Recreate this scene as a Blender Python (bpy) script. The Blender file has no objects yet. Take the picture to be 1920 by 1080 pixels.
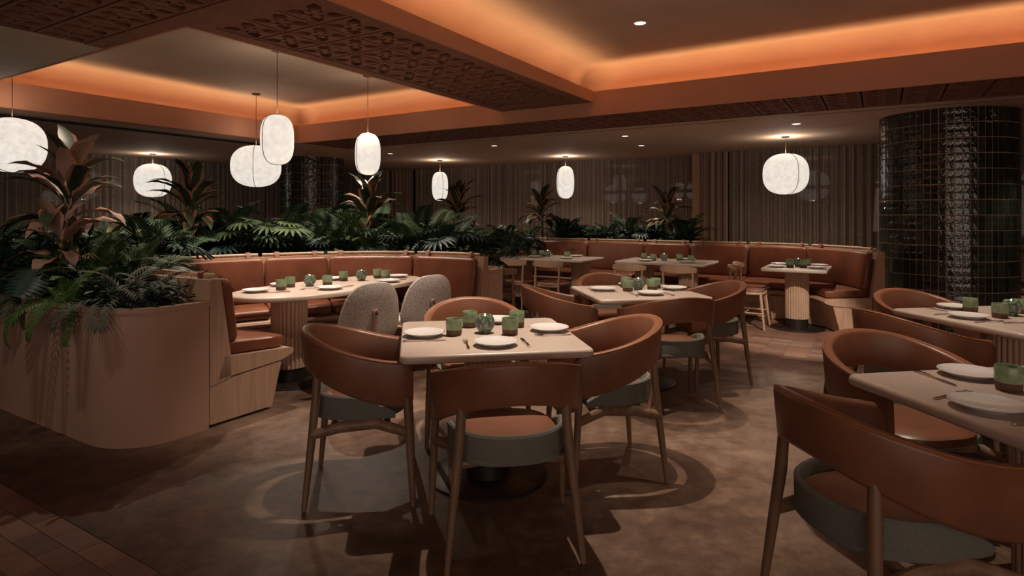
import bpy, bmesh, math, random
from mathutils import Vector, Matrix
R = random.Random(7)
PI = math.pi
SC = bpy.context.scene
C = SC.collection
rad = math.radians

# ---------------------------------------------------------------- camera, world, exposure
cam_d = bpy.data.cameras.new('camera'); cam = bpy.data.objects.new('camera', cam_d); C.objects.link(cam)
cam.location = (0, 0, 1.387); cam.rotation_euler = (PI/2, 0, 0)
cam_d.sensor_width = 36; cam_d.lens = 36*1135/1920; cam_d.shift_y = -137/1920; cam_d.clip_start = .05; cam_d.clip_end = 100
SC.camera = cam
world = bpy.data.worlds.new('night'); SC.world = world; world.use_nodes = True
world.node_tree.nodes['Background'].inputs[0].default_value = (.55, .6, .8, 1)
world.node_tree.nodes['Background'].inputs[1].default_value = .010
SC.view_settings.view_transform = 'Standard'; SC.view_settings.look = 'None'
SC.view_settings.exposure = .12; SC.view_settings.gamma = 1; SC.view_settings.use_curve_mapping = False

# room grid: u runs away to the right, v away to the left (the beams follow it)
AX = (.5225, .8526); BX = (-.8526, .5225)
def W(u, v, z=0.0): return Vector((AX[0]*u + BX[0]*v, AX[1]*u + BX[1]*v, z))
GR = math.atan2(AX[1], AX[0])          # rotation whose local x is u, local y is v
COVE_COL = (1.0, .57, .26)
def cove_light(u0, v0, u1, v1, z, power, inward):
    """LED strip lying in the trough behind a cove lip, shining up"""
    a, b = W(u0, v0), W(u1, v1); L = (b-a).length
    d = bpy.data.lights.new('cove_led', 'AREA'); d.shape = 'RECTANGLE'; d.size = L; d.size_y = .03
    d.energy = power*L; d.color = COVE_COL
    o = bpy.data.objects.new('cove_led', d); C.objects.link(o)
    q = W(*inward); t = .8
    zax = -(Vector((q.x*t, q.y*t, 1)).normalized()); xax = (b-a).normalized(); yax = zax.cross(xax)
    mt = Matrix((xax, yax, zax)).transposed().to_4x4(); mt.translation = ((a.x+b.x)/2, (a.y+b.y)/2, z); o.matrix_world = mt
CZ = 2.858
KC = 2.1
cove_light(6.86, 4.3, 6.86, 8.4, CZ, KC, (-1, 0))      # tray 1, far side
cove_light(2.6, 8.47, 6.8, 8.47, CZ, KC, (0, -1))      # tray 1, left side
cove_light(2.6, 4.27, 6.8, 4.27, CZ, KC*.55, (0, 1))      # tray 1, right side
cove_light(2.46, 4.4, 2.46, 8.4, CZ, KC*.55, (1, 0))      # tray 1, near side
cove_light(6.86, -3.2, 6.86, 3.0, CZ, KC*1.25, (-1, 0))     # tray 2, far side
cove_light(2.6, 3.08, 6.8, 3.08, CZ, KC, (0, -1))      # tray 2, left side
cove_light(2.46, -3.2, 2.46, 3.0, CZ, KC*.55, (1, 0))     # tray 2, near side

def area(loc, target, sx, sy, power, col):
    d = bpy.data.lights.new('fill_light', 'AREA'); d.shape = 'RECTANGLE'; d.size = sx; d.size_y = sy; d.energy = power; d.color = col
    o = bpy.data.objects.new('fill_light', d); C.objects.link(o); o.location = loc
    o.rotation_euler = (Vector(target)-Vector(loc)).to_track_quat('-Z', 'Y').to_euler()
# added fill panel behind the camera, in place of the restaurant's unseen lighting
area((0.5, -4.2, 1.6), (.8, 6, 1.9), 9, 3.0, 95, (1, .79, .65))

# ---------------------------------------------------------------- materials
def new_mat(name):
    m = bpy.data.materials.new(name); m.use_nodes = True
    nt = m.node_tree; b = nt.nodes['Principled BSDF']
    return m, nt, b
def ramp(nt, stops, fac):
    r = nt.nodes.new('ShaderNodeValToRGB'); e = r.color_ramp.elements
    while len(e) < len(stops): e.new(.5)
    for i, (p, c) in enumerate(stops): e[i].position = p; e[i].color = (*c, 1)
    nt.links.new(fac, r.inputs[0]); return r.outputs[0]
def coord(nt, scale=(1, 1, 1), kind='Object'):
    t = nt.nodes.new('ShaderNodeTexCoord'); m = nt.nodes.new('ShaderNodeMapping')
    nt.links.new(t.outputs[kind], m.inputs[0]); m.inputs['Scale'].default_value = scale
    return m.outputs[0]
def noise(nt, vec, scale, detail=3, rough=.5):
    n = nt.nodes.new('ShaderNodeTexNoise'); n.inputs['Scale'].default_value = scale
    n.inputs['Detail'].default_value = detail; n.inputs['Roughness'].default_value = rough
    nt.links.new(vec, n.inputs['Vector']); return n.outputs['Fac']
def bump(nt, b, h, strength, dist=.01):
    n = nt.nodes.new('ShaderNodeBump'); n.inputs['Strength'].default_value = strength; n.inputs['Distance'].default_value = dist
    nt.links.new(h, n.inputs['Height']); nt.links.new(n.outputs[0], b.inputs['Normal'])
def mat(name, c1, c2=None, rough=.5, scale=20, stretch=(1, 1, 1), bmp=0, metal=0, lo=.35, hi=.65, detail=3, spec=.5, world_space=False, bscale=None, bdist=.002):
    m, nt, b = new_mat(name)
    b.inputs['Roughness'].default_value = rough; b.inputs['Metallic'].default_value = metal
    b.inputs['Specular IOR Level'].default_value = spec
    b.inputs['Base Color'].default_value = (*c1, 1)
    if c2 is not None or bmp:
        v = coord(nt, stretch)
        f = noise(nt, v, scale, detail)
        if c2 is not None: nt.links.new(ramp(nt, [(lo, c1), (hi, c2)], f), b.inputs['Base Color'])
        if bmp: bump(nt, b, noise(nt, v, bscale, 2) if bscale else f, bmp, bdist)
    return m
M = {}
M['leather'] = mat('tan_leather', (.185, .073, .040), (.25, .103, .057), .36, 6, bmp=.10, bscale=320, bdist=.001, lo=.3, hi=.7)
M['leather_seam'] = mat('leather_piping', (.36, .14, .065), None, .4)
M['bench_leather'] = mat('banquette_leather', (.15, .046, .022), (.215, .070, .034), .38, 5, bmp=.12, bscale=200, bdist=.002, lo=.3, hi=.7)
M['grey'] = mat('grey_felt', (.135, .135, .115), (.19, .185, .16), .95, 260, bmp=.4, bdist=.001)
M['boucle'] = mat('boucle', (.38, .335, .31), (.72, .66, .62), .95, 150, bmp=.7, lo=.42, hi=.56, bdist=.004)
M['plain_grey'] = mat('plain_light_felt', (.36, .29, .265), None, .95)
M['walnut'] = mat('chair_wood', (.165, .093, .055), (.25, .15, .092), .42, 9, (3, 3, .5), lo=.3, hi=.7)
M['oak'] = mat('light_oak', (.46, .29, .19), (.57, .38, .26), .5, 8, (5, 5, .5), lo=.3, hi=.7)
M['oak_h'] = mat('light_oak_panel', (.42, .26, .18), (.53, .35, .25), .55, 7, (6, 6, .4), lo=.3, hi=.7)
M['flute'] = mat('pinkish_reeded_wood', (.48, .31, .22), (.53, .36, .26), .55, 8, lo=.3, hi=.7)
M['stone'] = mat('cream_stone', (.52, .415, .355), (.56, .455, .395), .33, 30, lo=.3, hi=.7)
M['plaster'] = mat('pink_plaster', (.44, .275, .20), (.50, .325, .245), .85, 2.5, bmp=.05, bscale=30, lo=.3, hi=.7)
M['ceiling'] = mat('ceiling_plaster', (.59, .44, .345), (.65, .49, .39), .75, 2, bmp=.04, bscale=12, lo=.3, hi=.7, bdist=.01)
M['beam'] = mat('terracotta_plaster', (.56, .265, .165), (.61, .30, .19), .8, 2, lo=.3, hi=.7)
M['block'] = mat('terracotta_block', (0.216, 0.092, 0.056), (0.288, 0.132, 0.080), .85, 18, bmp=.1, lo=.3, hi=.7)
M['dark'] = mat('dark_void', (.035, .02, .014), None, .95)
M['black'] = mat('blackened_steel', (.022, .016, .013), (.035, .025, .02), .38, 20, metal=.3)
M['soil'] = mat('dark_soil', (.02, .014, .01), (.04, .028, .02), 1, 40, bmp=.6)
M['steel'] = mat('polished_steel', (.55, .47, .42), None, .18, metal=1)
M['copper'] = mat('rose_steel', (.55, .43, .36), None, .2, metal=1)
M['cord'] = mat('brown_cord', (.07, .045, .035), None, .6)
M['seam'] = mat('shade_seam', (.12, .05, .035), None, .6)
M['strap'] = mat('strap_leather', (.19, .06, .03), None, .5)
M['cane'] = mat('plant_cane', (.20, .13, .08), (.28, .19, .12), .8, 30)
M['screw'] = mat('screw_head', (.02, .015, .012), None, .4, metal=.5)
M['white'] = mat('speckled_white_glaze', (.66, .62, .62), (.70, .67, .67), .15, 90, lo=.4, hi=.55)
M['cup_green'] = mat('green_glaze', (.21, .30, .175), (.30, .40, .245), .18, 25, (1, 1, 1), lo=.3, hi=.7)
M['cup_clay'] = mat('dark_clay', (.11, .055, .035), (.15, .08, .05), .7, 60)
M['globe'] = mat('mottled_green_glass', (.075, .11, .085), (.25, .31, .245), .12, 60, lo=.42, hi=.6, bmp=.3, bdist=.003)
M['brass'] = mat('brass_trim', (.5, .3, .14), None, .35, metal=1)
def emis(name, col, s, base=None):
    m, nt, b = new_mat(name); b.inputs['Base Color'].default_value = (*(base or col), 1)
    b.inputs['Emission Color'].default_value = (*col, 1); b.inputs['Emission Strength'].default_value = s
    b.inputs['Roughness'].default_value = .6
    return m, nt, b
M['flame'] = emis('candle_flame', (1, .62, .3), 14)[0]
M['lens'] = emis('downlight_lens', (1, .88, .74), 3.0)[0]
m, nt, b = emis('lantern_shade', (1, .9, .8), .78, (.6, .55, .5)); M['shade'] = m
f = noise(nt, coord(nt), 14, 8, .75); nt.links.new(ramp(nt, [(.36, (.78, .71, .62)), (.60, (1.0, .93, .83))], f), b.inputs['Emission Color'])
# concrete floor
m, nt, b = new_mat('polished_concrete'); M['concrete'] = m
v = coord(nt)
f1 = noise(nt, v, .9, 6, .6); f2 = noise(nt, v, 9, 6, .7)
mx = nt.nodes.new('ShaderNodeMath'); mx.operation = 'MULTIPLY_ADD'; nt.links.new(f2, mx.inputs[0]); mx.inputs[1].default_value = .55
nt.links.new(f1, mx.inputs[2])
nt.links.new(ramp(nt, [(.58, (.050, .027, .019)), (.76, (.125, .075, .052)), (.98, (.27, .18, .13))], mx.outputs[0]), b.inputs['Base Color'])
b.inputs['Roughness'].default_value = .42; b.inputs['Specular IOR Level'].default_value = .35
bump(nt, b, f2, .12, .004)
M['grout'] = mat('floor_grout', (.22, .14, .10), None, .9)
m, nt, b = new_mat('clay_floor_tile'); M['tile'] = m
oi = nt.nodes.new('ShaderNodeObjectInfo')
cr = ramp(nt, [(0, (.16, .085, .07)), (.25, (.27, .15, .11)), (.5, (.21, .13, .12)), (.75, (.34, .20, .14)), (1, (.29, .14, .09))], oi.outputs['Random'])
mixn = nt.nodes.new('ShaderNodeMixRGB'); mixn.blend_type = 'MULTIPLY'; mixn.inputs[0].default_value = .4
nt.links.new(cr, mixn.inputs[1]); nt.links.new(ramp(nt, [(.3, (.6, .6, .6)), (.7, (1.1, 1.1, 1.1))], noise(nt, coord(nt), 14, 5)), mixn.inputs[2])
nt.links.new(mixn.outputs[0], b.inputs['Base Color']); b.inputs['Roughness'].default_value = .5
# glazed column tile
m, nt, b = new_mat('green_black_glaze'); M['glaze'] = m
oi = nt.nodes.new('ShaderNodeObjectInfo')
nt.links.new(ramp(nt, [(0, (.008, .011, .008)), (.6, (.018, .023, .017)), (1, (.034, .040, .029))], oi.outputs['Random']), b.inputs['Base Color'])
b.inputs['Roughness'].default_value = .14; b.inputs['Specular IOR Level'].default_value = .9
bump(nt, b, noise(nt, coord(nt, (1, 1, 1), 'Object'), 16, 2), .9, .012)
M['col_grout'] = mat('brown_grout', (.46, .33, .24), None, .8)
# sheer woven curtain
def curtain_mat(name, c, alpha):
    m, nt, b = new_mat(name)
    b.inputs['Roughness'].default_value = .9; b.inputs['Base Color'].default_value = (*c, 1)
    tr = nt.nodes.new('ShaderNodeBsdfTransparent'); tl = nt.nodes.new('ShaderNodeBsdfTranslucent'); tl.inputs[0].default_value = (*c, 1)
    m1 = nt.nodes.new('ShaderNodeMixShader'); m1.inputs[0].default_value = .25
    nt.links.new(b.outputs[0], m1.inputs[1]); nt.links.new(tl.outputs[0], m1.inputs[2])
    m2 = nt.nodes.new('ShaderNodeMixShader'); nt.links.new(m1.outputs[0], m2.inputs[2]); nt.links.new(tr.outputs[0], m2.inputs[1])
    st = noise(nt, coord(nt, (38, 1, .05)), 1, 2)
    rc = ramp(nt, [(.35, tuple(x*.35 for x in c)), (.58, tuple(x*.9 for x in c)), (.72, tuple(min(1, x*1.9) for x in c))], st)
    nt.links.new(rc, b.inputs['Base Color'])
    w = nt.nodes.new('ShaderNodeTexWave'); w.wave_type = 'BANDS'; w.bands_direction = 'Z'; w.inputs['Scale'].default_value = 11
    w.inputs['Distortion'].default_value = 9; w.inputs['Detail'].default_value = 1; w.inputs['Detail Scale'].default_value = 6
    nt.links.new(coord(nt), w.inputs['Vector'])
    mr = nt.nodes.new('ShaderNodeMapRange'); mr.inputs['To Min'].default_value = alpha[0]; mr.inputs['To Max'].default_value = alpha[1]
    nt.links.new(w.outputs['Fac'], mr.inputs[0]); nt.links.new(mr.outputs[0], m2.inputs[0])
    nt.links.new(m2.outputs[0], nt.nodes['Material Output'].inputs[0])
    return m
M['sheer'] = curtain_mat('sheer_curtain', (.82, .71, .60), (.45, .92))
M['drape'] = curtain_mat('drape_curtain', (.62, .46, .36), (.93, 1.0))
m = bpy.data.materials.new('window_glass'); m.use_nodes = True; nt = m.node_tree; nt.nodes.clear(); M['glass'] = m
o = nt.nodes.new('ShaderNodeOutputMaterial'); a = nt.nodes.new('ShaderNodeBsdfTransparent'); a.inputs[0].default_value = (.5, .52, .55, 1)
g = nt.nodes.new('ShaderNodeBsdfGlossy'); g.inputs['Roughness'].default_value = .01; g.inputs[0].default_value = (1, 1, 1, 1)
mm = nt.nodes.new('ShaderNodeMixShader'); mm.inputs[0].default_value = .22
nt.links.new(a.outputs[0], mm.inputs[1]); nt.links.new(g.outputs[0], mm.inputs[2]); nt.links.new(mm.outputs[0], o.inputs[0])
# leaves
def leaf_mat(name, c1, c2, rough=.45, rib=None, edge=None, half=.05):
    m, nt, b = new_mat(name)
    v = coord(nt); b.inputs['Roughness'].default_value = rough+.12; b.inputs['Specular IOR Level'].default_value = .3
    oi = nt.nodes.new('ShaderNodeObjectInfo')
    f = noise(nt, v, 12, 3)
    ad = nt.nodes.new('ShaderNodeMath'); ad.operation = 'ADD'; nt.links.new(f, ad.inputs[0])
    ml = nt.nodes.new('ShaderNodeMath'); ml.operation = 'MULTIPLY'; nt.links.new(oi.outputs['Random'], ml.inputs[0]); ml.inputs[1].default_value = .5
    nt.links.new(ml.outputs[0], ad.inputs[1])
    col = ramp(nt, [(.45, c1), (.95, c2)], ad.outputs[0])
    if edge:
        sx = nt.nodes.new('ShaderNodeSeparateXYZ'); nt.links.new(v, sx.inputs[0])
        ab = nt.nodes.new('ShaderNodeMath'); ab.operation = 'ABSOLUTE'; nt.links.new(sx.outputs[0], ab.inputs[0])
        n2 = noise(nt, coord(nt, (40, 3, 3)), 1, 2)
        a2 = nt.nodes.new('ShaderNodeMath'); a2.operation = 'MULTIPLY_ADD'; nt.links.new(n2, a2.inputs[0]); a2.inputs[1].default_value = half*.9
        nt.links.new(ab.outputs[0], a2.inputs[2])
        mr = nt.nodes.new('ShaderNodeMapRange'); mr.inputs['From Min'].default_value = half*1.0; mr.inputs['From Max'].default_value = half*1.3
        nt.links.new(a2.outputs[0], mr.inputs[0])
        mc = nt.nodes.new('ShaderNodeMixRGB'); nt.links.new(mr.outputs[0], mc.inputs[0]); nt.links.new(col, mc.inputs[1]); mc.inputs[2].default_value = (*edge, 1)
        col = mc.outputs[0]
    nt.links.new(col, b.inputs['Base Color'])
    return m
M['l_dark'] = leaf_mat('deep_green_leaf', (0.014, 0.037, 0.019), (0.037, 0.078, 0.037))
M['l_green'] = leaf_mat('palm_green_leaf', (.018, .04, .012), (.048, .085, .026))
M['l_bright'] = leaf_mat('fresh_green_leaf', (0.042, 0.102, 0.019), (0.090, 0.180, 0.041))
M['l_grey'] = leaf_mat('silver_green_leaf', (0.065, 0.078, 0.058), (0.137, 0.150, 0.117), .6)
M['l_blue'] = leaf_mat('blue_green_leaf', (.012, .028, .024), (.026, .052, .044), .3)
M['l_olive'] = leaf_mat('olive_leaf', (0.065, 0.072, 0.023), (0.143, 0.117, 0.046))
M['l_cord'] = leaf_mat('cordyline_leaf', (0.021, 0.039, 0.021), (0.053, 0.068, 0.033), .35, edge=(.40, .19, .12), half=.055)
M['l_pink'] = leaf_mat('pink_cordyline_leaf', (.20, .13, .105), (.36, .24, .19), .4, edge=(.42, .20, .14), half=.05)

# ---------------------------------------------------------------- mesh helpers
def mesh(name, V, F, m, smooth=True, mats=None, fm=None):
    me = bpy.data.meshes.new(name); me.from_pydata([tuple(v) for v in V], [], F)
    for mm_ in (mats or [m]): me.materials.append(mm_)
    if fm: me.polygons.foreach_set('material_index', fm)
    if smooth: me.polygons.foreach_set('use_smooth', [True]*len(me.polygons))
    me.validate(); me.update(); return me
def link(name, me, parent=None, loc=None, rot=None, scl=None):
    o = bpy.data.objects.new(name, me); C.objects.link(o)
    if parent is not None: o.parent = parent
    if loc is not None: o.location = loc
    if rot is not None: o.rotation_euler = rot
    if scl is not None: o.scale = scl
    return o
def obj(name, V, F, m, parent=None, smooth=True, **k):
    o = link(name, mesh(name, V, F, m, smooth), parent, **k)
    if smooth: sharp(o)
    return o
def sharp(o, a=35):
    try: o.data.set_sharp_from_angle(angle=rad(a))
    except Exception: pass
def thing(name, label, cat, loc=(0, 0, 0), rz=0, group=None):
    o = bpy.data.objects.new(name, None); C.objects.link(o); o.empty_display_size = .1
    o.location = loc; o.rotation_euler = (0, 0, rz); tag(o, label, cat, group); return o
def tag(o, label, cat, group=None, kind=None):
    if label: o['label'] = label
    if cat: o['category'] = cat
    if group: o['group'] = group
    if kind: o['kind'] = kind
    return o
def dup(root, label, loc=None, rz=None, group=None, scl=None):
    r = root.copy(); C.objects.link(r); r['label'] = label
    if group: r['group'] = group
    if loc is not None: r.location = loc
    if rz is not None: r.rotation_euler = (0, 0, rz)
    if scl: r.scale = scl
    for ch in kids.get(root.name, root.children):
        c = ch.copy(); C.objects.link(c); c.parent = r; c.matrix_parent_inverse = ch.matrix_parent_inverse.copy()
        for g in ch.children:
            d = g.copy(); C.objects.link(d); d.parent = c
    return r
kids = {}
class MB:
    def __init__(s): s.V = []; s.F = []
    def add(s, V, F, mtx=None):
        n = len(s.V); s.V += [(mtx @ Vector(v)) if mtx else Vector(v) for v in V]; s.F += [tuple(i+n for i in f) for f in F]; return s
    def box(s, x0, x1, y0, y1, z0, z1, mtx=None):
        V = [(x, y, z) for z in (z0, z1) for y in (y0, y1) for x in (x0, x1)]
        return s.add(V, [(0, 2, 3, 1), (4, 5, 7, 6), (0, 1, 5, 4), (2, 6, 7, 3), (0, 4, 6, 2), (1, 3, 7, 5)], mtx)
    def tube(s, pts, rr, n=10, cap=True, sq=None):
        pts = [Vector(p) for p in pts]; rr = rr if isinstance(rr, (list, tuple)) else [rr]*len(pts)
        V = []; F = []; up = None
        for i, p in enumerate(pts):
            t = (pts[min(i+1, len(pts)-1)] - pts[max(i-1, 0)]).normalized()
            if up is None:
                up = Vector((0, 0, 1)) if abs(t.z) < .9 else Vector((0, 1, 0))
            a = t.cross(up).normalized(); up2 = a.cross(t).normalized(); up = up2
            for k in range(n):
                w = 2*PI*k/n; V.append(p + (a*math.cos(w) + up2*math.sin(w)*(sq or 1))*rr[i])
        m_ = len(pts)
        for i in range(m_-1):
            for k in range(n): F.append((i*n+k, i*n+(k+1) % n, (i+1)*n+(k+1) % n, (i+1)*n+k))
        if cap: F.append(tuple(range(n-1, -1, -1))); F.append(tuple((m_-1)*n+k for k in range(n)))
        return s.add(V, F)
    def lathe(s, prof, n=24, mtx=None):
        V = []; F = []; base = len(prof)
        for k in range(n):
            a = 2*PI*k/n
            for r, z in prof: V.append((r*math.cos(a), r*math.sin(a), z))
        for k in range(n):
            for i in range(base-1):
                a, b_, c, d = k*base+i, ((k+1) % n)*base+i, ((k+1) % n)*base+i+1, k*base+i+1
                if prof[i][0] < 1e-6: F.append((a, c, d)) 
                elif prof[i+1][0] < 1e-6: F.append((a, b_, d))
                else: F.append((a, b_, c, d))
        return s.add(V, F, mtx)
    def rings(s, rings, cap=True, closed=False):
        n = len(rings[0]); V = [v for r in rings for v in r]; F = []
        L = len(rings); m_ = L if closed else L-1
        for i in range(m_):
            j = (i+1) % L
            for k in range(n): F.append((i*n+k, i*n+(k+1) % n, j*n+(k+1) % n, j*n+k))
        if cap and not closed: F.append(tuple(range(n-1, -1, -1))); F.append(tuple((L-1)*n+k for k in range(n)))
        return s.add(V, F)
    def build(s, name, m, parent=None, smooth=True, **k): return obj(name, s.V, s.F, m, parent, smooth, **k)
def bevel(o, w, seg=2, ang=35):
    b = o.modifiers.new('bevel', 'BEVEL'); b.width = w; b.segments = seg; b.limit_method = 'ANGLE'; b.angle_limit = rad(ang); return o
def rrect(w, h, r, n=4):
    """rounded rectangle outline centred on 0, list of (x, y)"""
    P = []
    for cx, cy, a0 in ((w/2-r, h/2-r, 0), (-w/2+r, h/2-r, 90), (-w/2+r, -h/2+r, 180), (w/2-r, -h/2+r, 270)):
        for i in range(n+1):
            a = rad(a0 + 90*i/n); P.append((cx + r*math.cos(a), cy + r*math.sin(a)))
    return P
def prism(outline, z0, z1, edge=0, seg=2):
    """closed outline extruded with rounded rims"""
    cx = sum(p[0] for p in outline)/len(outline); cy = sum(p[1] for p in outline)/len(outline)
    ext = [math.hypot(p[0]-cx, p[1]-cy) for p in outline]; mb = MB(); rr = []
    def ring(d, z):
        return [(cx + (p[0]-cx)*(1-d/e), cy + (p[1]-cy)*(1-d/e), z) for p, e in zip(outline, ext)]
    if edge:
        for i in range(seg+1):
            a = PI/2*i/seg; rr.append(ring(edge*(1-math.sin(a)), z0 + edge*(1-math.cos(a))))
        for i in range(seg+1):
            a = PI/2*i/seg; rr.append(ring(edge*(1-math.cos(a)), z1 - edge*(1-math.sin(a))))
    else: rr = [ring(0, z0), ring(0, z1)]
    return mb.rings(rr)
def superell(a, b_, p, n, z=None):
    P = []
    for i in range(n):
        t = 2*PI*i/n; c, s_ = math.cos(t), math.sin(t)
        P.append((a*math.copysign(abs(c)**(2/p), c), b_*math.copysign(abs(s_)**(2/p), s_)))
    return P
def catmull(P, n=8):
    out = []
    Q = [Vector(P[0])*2-Vector(P[1])] + [Vector(p) for p in P] + [Vector(P[-1])*2-Vector(P[-2])]
    for i in range(1, len(Q)-2):
        for k in range(n):
            t = k/n; p0, p1, p2, p3 = Q[i-1], Q[i], Q[i+1], Q[i+2]
            out.append(.5*((2*p1) + (p2-p0)*t + (2*p0-5*p1+4*p2-p3)*t*t + (3*p1-p0-3*p2+p3)*t**3))
    out.append(Q[-2]); return out

# ================================================================= the setting
def struct(o): o['kind'] = 'structure'; return o
G = Matrix.Rotation(GR, 4, 'Z')
def gbox(mb, u0, u1, v0, v1, z0, z1): return mb.box(u0, u1, v0, v1, z0, z1, G)
U_T1, U_T0 = 6.40, 1.29
# floor: concrete field between two tiled zones
fl = MB(); gbox(fl, U_T0, U_T1, -8, 15, -.12, 0)
floor = struct(fl.build('floor', M['concrete'], smooth=False))
g2 = MB(); gbox(g2, -5, U_T0, -8, 15, -.12, -.004); gbox(g2, U_T1, 13.5, -8, 15, -.12, -.004)
gr = g2.build('grout', M['grout'], floor, smooth=False)
TL, TW = .2125, .105
tm = MB().box(-TW/2+.0015, TW/2-.0015, -TL/2+.0015, TL/2-.0015, -.011, 0)
tile_me = mesh('tile', tm.V, tm.F, M['tile'], False)
rest = MB()
def visible(p, m_=15):
    if p.y < .3: return False
    x = 960 + 1135*p.x/p.y; y = 403 + 1135*(1.387-p.z)/p.y
    return -m_ < x < 1920+m_ and y < 1080+m_
cand_far = []
i = 0
u = U_T0 - TW/2 - .003
while u > -.4:
    row = int(round((U_T0-u)/TW))
    off = TL/2 if row % 2 else 0
    v = -1.0 + off
    while v < 7:
        p = W(u, v)
        if visible(p) and v < 4.2 and math.hypot(p.x, p.y) > .5:
            link('tile', tile_me, floor, p, (0, 0, GR))
        v += TL
    u -= TW
# far zone, stacked blocks of tiles
far = []
u = U_T1 + TW/2
while u < 9.6:
    v = -1.6
    while v < 5.1:
        p = W(u, v); sx = 960+1135*p.x/p.y; sy = 403 + 1135*1.387/p.y
        far.append((p, sx, sy)); v += TL
    u += TW
shown = sorted([f for f in far if (1270 < f[1] < 1600 and 560 < f[2] < 700) or (935 < f[1] < 1015 and 566 < f[2] < 625)], key=lambda f: -f[2])[:285]
ids = set(id(f) for f in shown)
for f in far:
    if id(f) in ids: link('tile', tile_me, floor, f[0], (0, 0, GR))
    else: rest.add(tm.V, tm.F, Matrix.Translation(f[0]) @ G)
o = rest.build('tile_field', M['tile'], floor, smooth=False); o['kind'] = 'stuff'

ZT, ZL, ZB, ZP = 3.20, 2.893, 2.763, 2.60    # tray ceiling, cove lip, beam soffit, perimeter soffit
ce = MB()
gbox(ce, 2.3, 7.1, -3.5, 8.7, ZT, ZT+.05)                # tray ceilings
gbox(ce, 7.93, 13.2, -8, 15, ZP, ZP+.25)                 # perimeter, far side
gbox(ce, 6.83, 7.93, 8.41, 15, ZP, ZP+.2); gbox(ce, 6.83, 7.93, -8, -3.4, ZP, ZP+.2)
gbox(ce, 2.33, 6.83, 8.70, 15, ZP, ZP+.12)
gbox(ce, -5, 1.34, -8, 15, ZB, ZB+.1); gbox(ce, 1.34, 2.52, 5.5, 15, ZB, ZB+.1); gbox(ce, 1.34, 2.52, -8, -3.4, ZB, ZB+.1)
gbox(ce, 2.33, 7, -8, -3.4, ZB, ZB+.1)
ceil = struct(ce.build('ceiling', M['ceiling'], smooth=False))
# linear slot diffusers in the far soffit
for n_, (v0, v1) in enumerate(((-3.5, .9), (1.6, 4.4), (5.2, 7.2))):
    s_ = thing('slot_diffuser', ['long dark linear slot diffuser above the right tiled column', 'dark linear slot diffuser in the soffit behind the middle of the long beam',
        'short dark linear slot diffuser in the soffit at the left of the long beam'][n_], 'air vent', W(8.13, (v0+v1)/2, ZP), GR)
    MB().box(-.03, .03, -(v1-v0)/2, (v1-v0)/2, -.003, .0).build('frame', M['ceiling'], s_, False)
    MB().box(-.011, .011, -(v1-v0)/2+.02, (v1-v0)/2-.02, -.0045, -.003).build('slot', M['dark'], s_, False)  # raised dark strip in place of the groove's shade

# patterned terracotta block, one mesh shared by all
def block_mesh(s, h):
    cu = bpy.data.curves.new('block_curve', 'CURVE'); cu.dimensions = '2D'; cu.fill_mode = 'BOTH'; cu.extrude = h/2
    def spl(P):
        sp = cu.splines.new('POLY'); sp.points.add(len(P)-1)
        for i_, (x, y) in enumerate(P): sp.points[i_].co = (x, y, 0, 1)
        sp.use_cyclic_u = True
    a = s/2; spl([(-a, -a), (a, -a), (a, a), (-a, a)])
    for k in range(4):                      # drop-shaped opening pointing at each corner
        an = PI/4 + k*PI/2; P = []
        tip = s*.62; cr_ = s*.362; r_ = s*.152
        P.append((tip, 0))
        for j in range(9):
            t = rad(62 + (360-124)*j/8); P.append((cr_ + r_*math.cos(t), r_*math.sin(t)))
        P = [(x*math.cos(an)-y*math.sin(an), x*math.sin(an)+y*math.cos(an)) for x, y in P]; spl(P)
    for k in range(4):                      # leaf-shaped opening along each side and a small wedge near the centre
        an = k*PI/2
        P = [(.055, 0), (.27, -.095), (.20, 0), (.27, .095)]
        spl([((x*math.cos(an)-y*math.sin(an))*s, (x*math.sin(an)+y*math.cos(an))*s) for x, y in P])
    t = bpy.data.objects.new('t', cu); C.objects.link(t)
    dg = bpy.context.evaluated_depsgraph_get()
    me = bpy.data.meshes.new_from_object(t.evaluated_get(dg)); me.name = 'breeze_block'
    bpy.data.objects.remove(t); me.materials.clear(); me.materials.append(M['block'])
    for p in me.polygons: p.material_index = 0; p.use_smooth = False
    return me
BS = .354
blk = block_mesh(BS-.018, .045)
def beam(name, u0, u1, v0, v1, zs, top, sides, nu, nv, bu, bv, label):
    """box beam with a recessed lattice soffit; sides = which faces get a fascia with an upstanding lip"""
    mb = MB(); gbox(mb, u0+.01, u1-.01, v0+.01, v1-.01, zs+.062, top)
    if 'rim' in sides:
        pass
    o = struct(mb.build(name, M['beam'], smooth=False)); o['label'] = label
    lu0, lv0 = bu, bv; lu1, lv1 = bu+nu*BS, bv+nv*BS
    fr = MB()
    if lu0 > u0+.004: gbox(fr, u0, lu0, v0, v1, zs, zs+.064)
    if lu1 < u1-.004: gbox(fr, lu1, u1, v0, v1, zs, zs+.064)
    if lv0 > v0+.004: gbox(fr, lu0, lu1, v0, lv0, zs, zs+.064)
    if lv1 < v1-.004: gbox(fr, lu0, lu1, lv1, v1, zs, zs+.064)
    fr.build('soffit_frame', M['block'], o, smooth=False)
    bk = MB(); gbox(bk, lu0, lu1, lv0, lv1, zs+.056, zs+.062); bk.build('backing', M['dark'], o, smooth=False)
    for i_ in range(nu):
        for j_ in range(nv):
            link('breeze_block', blk, o, W(lu0+BS*(i_+.5), lv0+BS*(j_+.5), zs+.006+.0225), (0, 0, GR+(PI/2)*0))
    return o
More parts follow.
